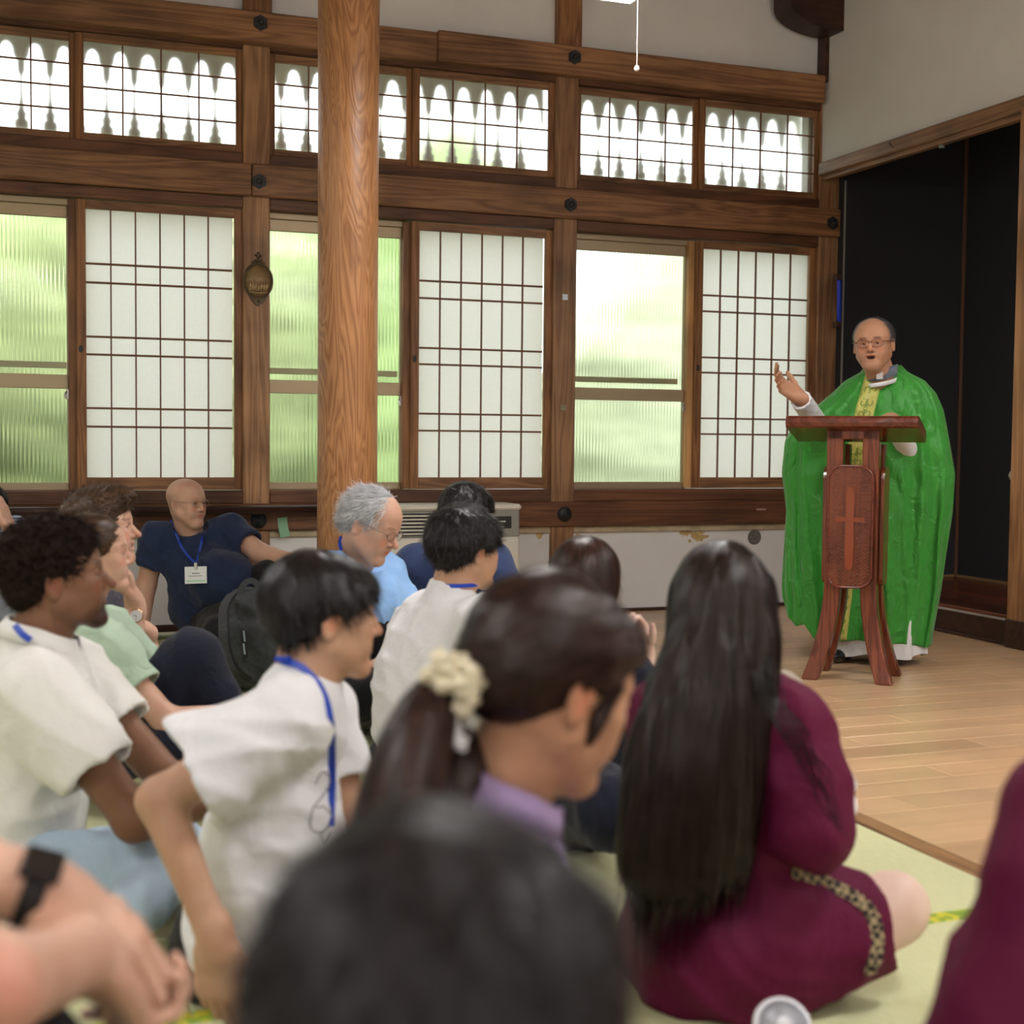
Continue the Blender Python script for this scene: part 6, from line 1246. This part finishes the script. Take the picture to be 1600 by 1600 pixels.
    s.ell(H.W((0, .135, -.02)), (.07, .07, .10), H.R, k=.01, sub=True)
    def strand(p): 
        q = p*np.array([1, 1, .12]); return .0035*vnoise(q, 85, 4)+.0025*vnoise(q, 160, 6)+.004*vnoise(q, 35, 7)
    s.warp(strand, .012); HH = Head(np.zeros(3), 90); HH.R = np.eye(3); HH.s = 1
    cr_ = H.c+UP*.14; 
    def fl(p):
        d = p-cr_; d = d/(np.linalg.norm(d, axis=1)[:, None]+1e-6); w = np.clip((p[:, 2:3]-(H.c[2]-.02))/.12, 0, 1); return d*w+np.array([[0, 0, -1.]])-CR*.10*(1-w)
    hair_obj(HH, s, .006, H_LONG, e, fl, n=11000, L=.30, steps=12, lift=.006, seed=16, tv=(.4, 2.6), jitter=.022, width=.0020)
    # loose strands falling over the right arm
    st = MB(); g = np.random.default_rng(8)
    for k in range(30):
        a = g.uniform(-30, 6, 3); x0 = 1196+g.uniform(-20, 5); pts = [P(x0, 1040+a[0], 2.50), P(x0+26+a[1]*.9, 1085, 2.46), P(1252+a[2]*1.4, 1135, 2.43), P(1286+a[1]*1.3, 1200, 2.42), P(1306+a[0]*1.3, 1255+a[2], 2.42), P(1318+a[1]*.8, 1310+a[0], 2.43)]
        st.ribbon(smooth_path(pts[:g.integers(4, 7)], 5), .0010, .0005, -CF)
    st.build('loose_strands', H_LONG, e)
    return e
# --- nearest head, very out of focus
def front_person():
    base = P(690, 3300, .80); base[2] = 0
    e = person(base, 'nearest person in the foreground, only blurred top of a dark head visible')
    H = Head(P(692, 1665, .76), 82, -6, 0, 1.06); nk = H.c-UP*.16-CF*.03; pel = nk-UP*.52; pel[2] = .13; shL = nk-CR*.18-UP*.05; shR = nk+CR*.18-UP*.05; elb = shR-UP*.26+CR*.03; el2 = shL-UP*.26-CR*.03; wr = elb+CF*.22; w2 = el2+CF*.22
    body_obj([head_mesh(H, .004, nk), limb(shR, elb, wr, (.05, .042, .028)).mesh(.01), hand_mesh(wr, elb, CF, UP, True), limb(shL, el2, w2, (.05, .042, .028)).mesh(.01), hand_mesh(w2, el2, CF, UP, False)], SK_A, e); eyes(H, e)
    s = Sdf(); torso(s, pel, nk, shL, shR, .18, .12, .17, .13, sr=.06); s.sleeve(shR, shR*.4+elb*.6, .07, .08); s.sleeve(shL, shL*.4+el2*.6, .07, .08); v, q = s.mesh(.013); mesh_np('dark_shirt', v, q, CL_BLACK, e, True)
    s = Sdf(); s.ell(pel-UP*.02, (.19, .19, .12)); s.cap(pel, pel+CF*.4-CR*.2, .1, .08, k=.05); s.cap(pel, pel+CF*.4+CR*.2, .1, .08, k=.05); s.cut((0, 0, .004), (0, 0, -1)); sdf_obj(s, .016, 'trousers', CL_BLACK, e)
    short_hair(H, e, hair_mat('hair_soft_black', (.015, .012, .013), .4, .42), 77, 1.10, .012, -.05, n=6000, L=.06, lift=.007, wave=.003, curl=.4, jitter=.4, tv=(.5, 3.0), crown=(0, -.02, .14))
# --- right edge: person in maroon
def maroon_person():
    base = P(1650, 2300, 1.5); base[2] = 0
    e = person(base, 'person in plain maroon top cut off by the right edge, blurred')
    sh = P(1665, 1275, 1.42); elb = P(1650, 1560, 1.36); nk = P(1860, 1130, 1.5); H = Head(nk+UP*.16+CF*.02+CR*.05, 80, -5); pel = P(1680, 1800, 1.5); pel[2] = .15; shR = sh+CR*.34; elr = shR-UP*.26; wr = elb+CF*.2+CR*.1; w2 = elr+CF*.2
    body_obj([head_mesh(H, .004, nk), limb(sh, elb, wr, (.04, .035, .025)).mesh(.01), hand_mesh(wr, elb, CF, UP, False), limb(shR, elr, w2, (.04, .035, .025)).mesh(.01), hand_mesh(w2, elr, CF, UP, True)], SK_P, e); eyes(H, e)
    s = Sdf(); torso(s, pel, nk, sh, shR, .18, .12, .19, .15, sr=.055, k=.07); s.chain([sh, P(1640, 1390, 1.39), elb], [.055, .058, .062], k=.03); s.cap(elb, wr-CF*.03, .06, .045, k=.03); s.ell(P(1720, 1700, 1.42), (.17, .16, .18), k=.08); s.cap(P(1630, 1560, 1.38), P(1560, 1720, 1.38), .06, .085, k=.06); s.cut((0, 0, .004), (0, 0, -1)); s.warp(folds(92, 20, .008, unit(CR*.5+UP)), .012); v, q = s.mesh(.008); mesh_np('maroon_top', v, q, CL_MAROON, e, True)
    s = Sdf(); s.ell(pel-UP*.03, (.2, .2, .12)); s.cap(pel, pel+CF*.4, .12, .09, k=.05); s.cut((0, 0, .004), (0, 0, -1)); sdf_obj(s, .016, 'skirt', CL_MAROON, e)
    short_hair(H, e, H_BLACK, 78, 1.05, .01, -.05, n=2500)
# --- bottom left: arms clasped round a bare knee
def kneehug_person():
    base = P(-120, 2000, 1.45); base[2] = 0
    e = person(base, 'person with black smartwatch clasping one wrist with the other hand, bottom left corner')
    e2_ = P(-25, 1548, 1.12); wr = P(78, 1398, 1.34); elb = P(-190, 1330, 1.30); w2 = P(30, 1440, 1.36); el2 = P(-220, 1440, 1.56); sh = P(-330, 1130, 1.36); shL = P(-330, 1090, 1.66); nk = P(-360, 1010, 1.5); H = Head(nk+UP*.16+CR*.02, 10); pel = P(-330, 1800, 1.5); pel[2] = .13
    hm = hand_mesh(wr, elb, unit(CR*.80-UP*.62-CF*.15), unit(UP*.62+CR*.50-CF*.42), True, curl=((.35, .9, .6), (.45, .95, .6), (.55, 1.0, .6), (.65, 1.0, .6)), thumb=(.6, .3), sc=1.02, h=.0026, rw=.030)
    h2 = hand_mesh(P(135, 1494, 1.30), e2_, unit(CR*.30-UP*.75+CF*.4), unit(-CF*.7-UP*.2-CR*.6), False, curl=((.9, 1.2, .7),)*4, h=.003)
    leg = Sdf(); leg.cap(e2_, P(140, 1492, 1.30), .043, .031, k=.03); leg.cap(P(-330, 1330, 1.30), e2_, .055, .044, k=.02)
    fa = Sdf(); fa.cap(elb, wr, .052, .030); v1 = limb(sh, elb, wr, (.055, .050, .030)).mesh(.006)
    def redden(m, c): v, f = m[:2]; t = np.ones((len(v), 3)); d = np.clip(1-np.linalg.norm(v-c, axis=1)/.06, 0, 1)[:, None]*.5; return v, f, t*(1-d)+d*np.array([1.25, .62, .62])
    body_obj([head_mesh(H, .004, nk), v1, hm, h2, redden(leg.mesh(.006), P(10, 1548, 1.08))], SK_L, e); eyes(H, e)
    s = Sdf(); torso(s, pel, nk, shL, sh, .19, .13, .18, .14, sr=.06); s.sleeve(sh, sh*.4+elb*.6, .08, .085); s.sleeve(shL, shL*.4+el2*.6, .08, .085); v, q = s.mesh(.012); mesh_np('t_shirt', v, q, CL_SKY, e, True)
    s = Sdf(); s.ell(pel-UP*.02, (.2, .19, .12)); s.cap(P(-330, 1770, 1.35), P(0, 1700, 1.25), .11, .085, k=.05); s.cap(pel, P(-100, 1800, 1.75), .11, .09, k=.05); s.cut((0, 0, .004), (0, 0, -1)); sdf_obj(s, .010, 'shorts', CL_BLACK, e)
    short_hair(H, e, H_BROWN, 79, 1.03, .01, -.05, n=1800)
    watch(e, wr*.90+elb*.10, wr-elb, unit(UP*.8-CF*.5+CR*.3), .0345, M_strapk, M_strapk, mat('dark_glass', (.01, .01, .012), .08, .6), sq=True, w=.022, cr=.019)
# --- far left edge person
def edge_person():
    base = P(-50, 1050, 6.6); base[2] = 0
    e = person(base, 'person in slate shirt at the far left edge, hand with white watch at the face')
    H = Head(P(-24, 792, 6.6), -35, -12, 0, 1.0); nk = P(-22, 865, 6.65); pel = P(-30, 1000, 6.65); shR = P(-60, 880, 6.5); shL = P(14, 872, 6.75); elb = P(-70, 950, 6.4); wr = P(-40, 880, 6.3); el2 = P(32, 895, 6.5); w2 = P(13, 822, 6.45)
    hd = head_mesh(H, .004, nk); hm = hand_mesh(w2, el2, unit(UP-CR*.35), unit(CR-CF*.3), False, curl=((.2, .4, .3),)*4, sc=1.0)
    body_obj([hd, limb(shR, elb, wr, (.045, .04, .027)).mesh(.009), hand_mesh(wr, elb, UP, CF, True), limb(shL, el2, w2, (.048, .042, .028)).mesh(.006), hm], SK_L, e); eyes(H, e)
    s = Sdf(); torso(s, pel, nk, shL, shR, .17, .12, .16, .12, sr=.06); s.sleeve(shL, shL*.4+el2*.6, .07, .075, k=.03); s.sleeve(shR, shR*.4+elb*.6, .07, .075, k=.03); nu = unit(H.c-nk); s.neckcut(nk+nu*.03, nu); v, q = s.mesh(.010); mesh_np('slate_shirt', v, q, CL_SLATE, e, True)
    m = bpy.data.materials.new('blue_stripes'); m.use_nodes = True; N, L = nt(m); b = N['Principled BSDF']; b.inputs['Roughness'].default_value = .8; tc = N.new('ShaderNodeTexCoord'); w = N.new('ShaderNodeTexWave'); w.bands_direction = 'Z'; w.inputs['Scale'].default_value = 22; L.new(tc.outputs['Object'], w.inputs['Vector']); r = N.new('ShaderNodeValToRGB'); r.color_ramp.interpolation = 'CONSTANT'; r.color_ramp.elements[0].color = (.08, .18, .42, 1); r.color_ramp.elements[1].color = (.65, .7, .78, 1); r.color_ramp.elements[1].position = .5; L.new(w.outputs[0], r.inputs[0]); L.new(r.outputs[0], b.inputs['Base Color'])
    s = Sdf(); s.cap(P(24, 822, 6.75), P(4, 860, 6.85), .055, .06); sdf_obj(s, .008, 'striped_sleeve', m, e)
    s = Sdf(); s.ell(pel-UP*.0, (.18, .17, .13)); s.cap(pel, P(20, 960, 6.3), .10, .08, k=.05); s.cap(P(20, 960, 6.3), P(0, 1030, 6.3), .075, .055, k=.05); s.cut((0, 0, .004), (0, 0, -1)); sdf_obj(s, .013, 'trousers', CL_GREYT, e, folds(96, 40, .008, UP), .01)
    watch(e, w2*.9+el2*.1, el2-w2, unit(CR-CF*.5), .031, M_strapw, M_strapw, mat('watch_screen', (.02, .02, .03), .1), sq=True, w=.024, cr=.020)
    bc = P(1, 925, 6.40); MB().box((-.03, -.003, -.04), (.02, .003, .04), .002, frame=(bc, np.array([CR, CF, UP]))).build('name_badge', mat('badge_white2', (.7, .72, .72), .4), e)
    short_hair(H, e, H_BLACK, 80, 1.04, .01, -.05, n=2200)
for fn in (student, polo_man, mint_woman, brown_man, bald_man, old_man, navy_man, wavy_man, bob_woman, ponytail_woman, long_hair_girl, front_person, maroon_person, kneehug_person, edge_person): fn()
# ------------------------------------------------------------------ backpack
def backpack():
    c = P(411, 1000, 5.75); b = c.copy(); b[2] = 0
    e = empty('backpack', tuple(b), 'dark grey backpack with loose straps standing on the tatami', 'backpack')
    M_bag = mat('bag_grey', (.045, .05, .055), .85, noise=.3, nscale=60, bump=.0008, bscale=400); M_bagd = mat('bag_dark', (.014, .015, .017), .7)
    Fd = unit(-CF*.9-CR*.25); Sd = np.cross(Fd, UP); R_ = np.array([Sd, Fd, UP]); o = b+UP*.215
    s = Sdf(); s.rbox(o, (.155, .075, .205), .05, R_, k=.01); s.rbox(o+Fd*.075-UP*.04, (.125, .035, .135), .03, R_, k=.02); s.ell(o+UP*.14, (.13, .07, .08), R_, k=.04); s.cut((0, 0, .004), (0, 0, -1)); s.warp(folds(5, 30, .006, unit(UP+CR*.6)), .01)
    v, q = s.mesh(.006); mesh_np('bag_body', v, q, M_bag, e, True)
    def on(x, y): 
        return front_pts(s, [(x, y)], 5.3, .003)[0]
    zp = smooth_path([on(372, 942), on(374, 960), on(378, 985), on(382, 1010), on(384, 1035)], 4); MB().ribbon(zp, .022, .003, -CF).build('zip_flap', M_bagd, e)
    for y0, y1 in ((985, 1002), (1005, 1022)): MB().tube([on(381, y0)-CF*.006, on(383, y1)-CF*.006], .004, 8).build('zip_pull', mat('zip_blue_grey', (.30, .38, .42), .4), e)
    for dx in (0, 11):
        p = [P(362+dx*.3, 928, 5.62), P(350+dx*.3, 950, 5.55), P(349+dx*.4, 985, 5.5), P(352+dx*.6, 1020, 5.5), P(362+dx, 1048, 5.5), P(380+dx, 1062, 5.52)]
        MB().ribbon(smooth_path(p, 6), .042-.014*(dx > 0), .009, unit(-CF-CR*.4)).build('strap', M_bagd if dx else M_bag, e)
    MB().ribbon(smooth_path([P(372, 930, 5.70), P(382, 912, 5.70), P(396, 908, 5.70), P(408, 922, 5.70)], 6), .024, .006, -CF).build('top_handle', M_bag, e)
    return e
backpack()
# ------------------------------------------------------------------ small hand-held things
fn_ = P(1222, 1606, 2.12); fe = empty('portable_fan', (fn_[0], fn_[1], 0), 'white round portable electric fan standing at the bottom edge', 'fan')
fx = unit(-CF*.75+UP*.65+CR*.05); M_fw = mat('fan_white', (.72, .74, .78), .35)
MB().lathe([(.0, -.023), (.034, -.021), (.044, -.009), (.046, .004), (.044, .011), (.038, .0125)], fn_, fx, 36).build('housing', M_fw, fe, True)
g1 = unit(np.cross(fx, UP)); g2 = np.cross(fx, g1); gr = MB()
for k in range(40):
    a = k*2*PI/40; d_ = g1*math.cos(a)+g2*math.sin(a); d2 = g1*math.cos(a+.35)+g2*math.sin(a+.35); gr.tube([fn_+d_*.012+fx*.014, fn_+(d_+d2)*.5*.025+fx*.014, fn_+d2*.036+fx*.010], .0006, 5)
gr.build('guard', M_fw, fe); MB().lathe([(.013, .012), (.012, .016), (0, .017)], fn_, fx, 20).build('hub', M_fw, fe, True)
for k in range(5):
    a = k*2*PI/5; d_ = g1*math.cos(a)+g2*math.sin(a); d2 = g1*math.cos(a+.7)+g2*math.sin(a+.7); MB().add([fn_+d_*.010, fn_+d2*.012+fx*.004, fn_+d2*.032+fx*.006, fn_+d_*.032], [[0, 1, 2, 3]]).build('blade', mat('fan_blade', (.5, .53, .58), .4), fe)
MB().lathe([(.0, -fn_[2]), (.036, -fn_[2]), (.036, -fn_[2]+.006), (.012, -fn_[2]+.012), (.013, -.09), (.012, -.040)], fn_, UP, 20).build('handle', M_fw, fe, True)
# pale paper fan and white lace cloth held by the long-haired girl
pf = P(1246, 1100, 2.75); pe = empty('paper_fan', tuple(pf), 'pale beige round-edged hand fan beyond the long-haired girl shoulder', 'fan')
M_pf = mat('fan_paper', (.50, .45, .38), .8)
MB().prism([(.045*math.cos(a)*1.0, .075*math.sin(a)) for a in np.linspace(0, 2*PI, 26)[:-1]], pf, unit(CR*.9+CF*.4), unit(UP-CR*.45), unit(-CF)*.002).build('leaf', M_pf, pe); MB().tube([pf-UP*.06+CR*.03, pf-UP*.22+CR*.06], .005, 8).build('handle', mat('bamboo', (.4, .3, .15), .5), pe)
s = Sdf(); s.chain([P(1300, 1195, 2.72), P(1312, 1225, 2.70), P(1314, 1262, 2.70), P(1300, 1290, 2.72)], [.020, .026, .026, .018], k=.02); s.warp((lambda p: .003*np.sin(vnoise(p, 120, 2)*8)), .004)
v, q = s.mesh(.004); lo = mesh_np('lace_cloth', v, q, mat('white_lace', (.72, .69, .69), .9), None, True, loc=P(1312, 1245, 2.70)); tag(lo, 'bunched white lace cloth held in front of the long-haired girl', 'cloth')
# ------------------------------------------------------------------ garden planting
def shrub(c, r, seed, col):
    s = Sdf(); g = np.random.default_rng(seed)
    for k in range(9): s.ell(np.array(c)+g.normal(0, .35, 3)*np.array([r[0], r[1], r[2]*.8]), np.array(r)*g.uniform(.45, .7), k=.12)
    s.warp(lambda p: .10*vnoise(p, 5, seed)+.06*vnoise(p, 14, seed+1)+.03*vnoise(p, 33, seed+2), .2)
    v, f = s.mesh(.09); o = mesh_np('shrub', v, f, col, None, True, loc=(c[0], c[1], -.5)); return o
GC = [mat('leaf_%d' % k, c, .8, .2, noise=.55, nscale=9) for k, c in enumerate([(.46, .54, .27), (.38, .50, .22), (.56, .60, .42), (.58, .54, .36)])]
for k, (x, y, z, rx, rz, ci, lb) in enumerate([(-1.7, 11.2, 1.0, 1.4, 1.9, 3, 'yellow-brown shrub behind the far left reeded window'), (1.3, 12.2, 1.2, 1.6, 2.2, 0, 'yellow-green shrub behind the left reeded window'), (3.9, 13.2, 1.2, 1.5, 2.2, 1, 'green shrub behind the window beside the round pillar'),
        (6.4, 12.9, 1.4, 1.6, 2.5, 2, 'pale green shrub behind the right-hand reeded window'), (9.0, 12.6, 1.0, 1.4, 1.8, 1, 'dark green shrub furthest right in the garden'), (-4.5, 12.5, 1.0, 1.4, 2.0, 1, 'green shrub furthest left in the garden')]):
    tag(shrub((x, y, z), (rx, .9, rz), 60+k, GC[ci]), lb, 'shrub', 'garden shrubs')
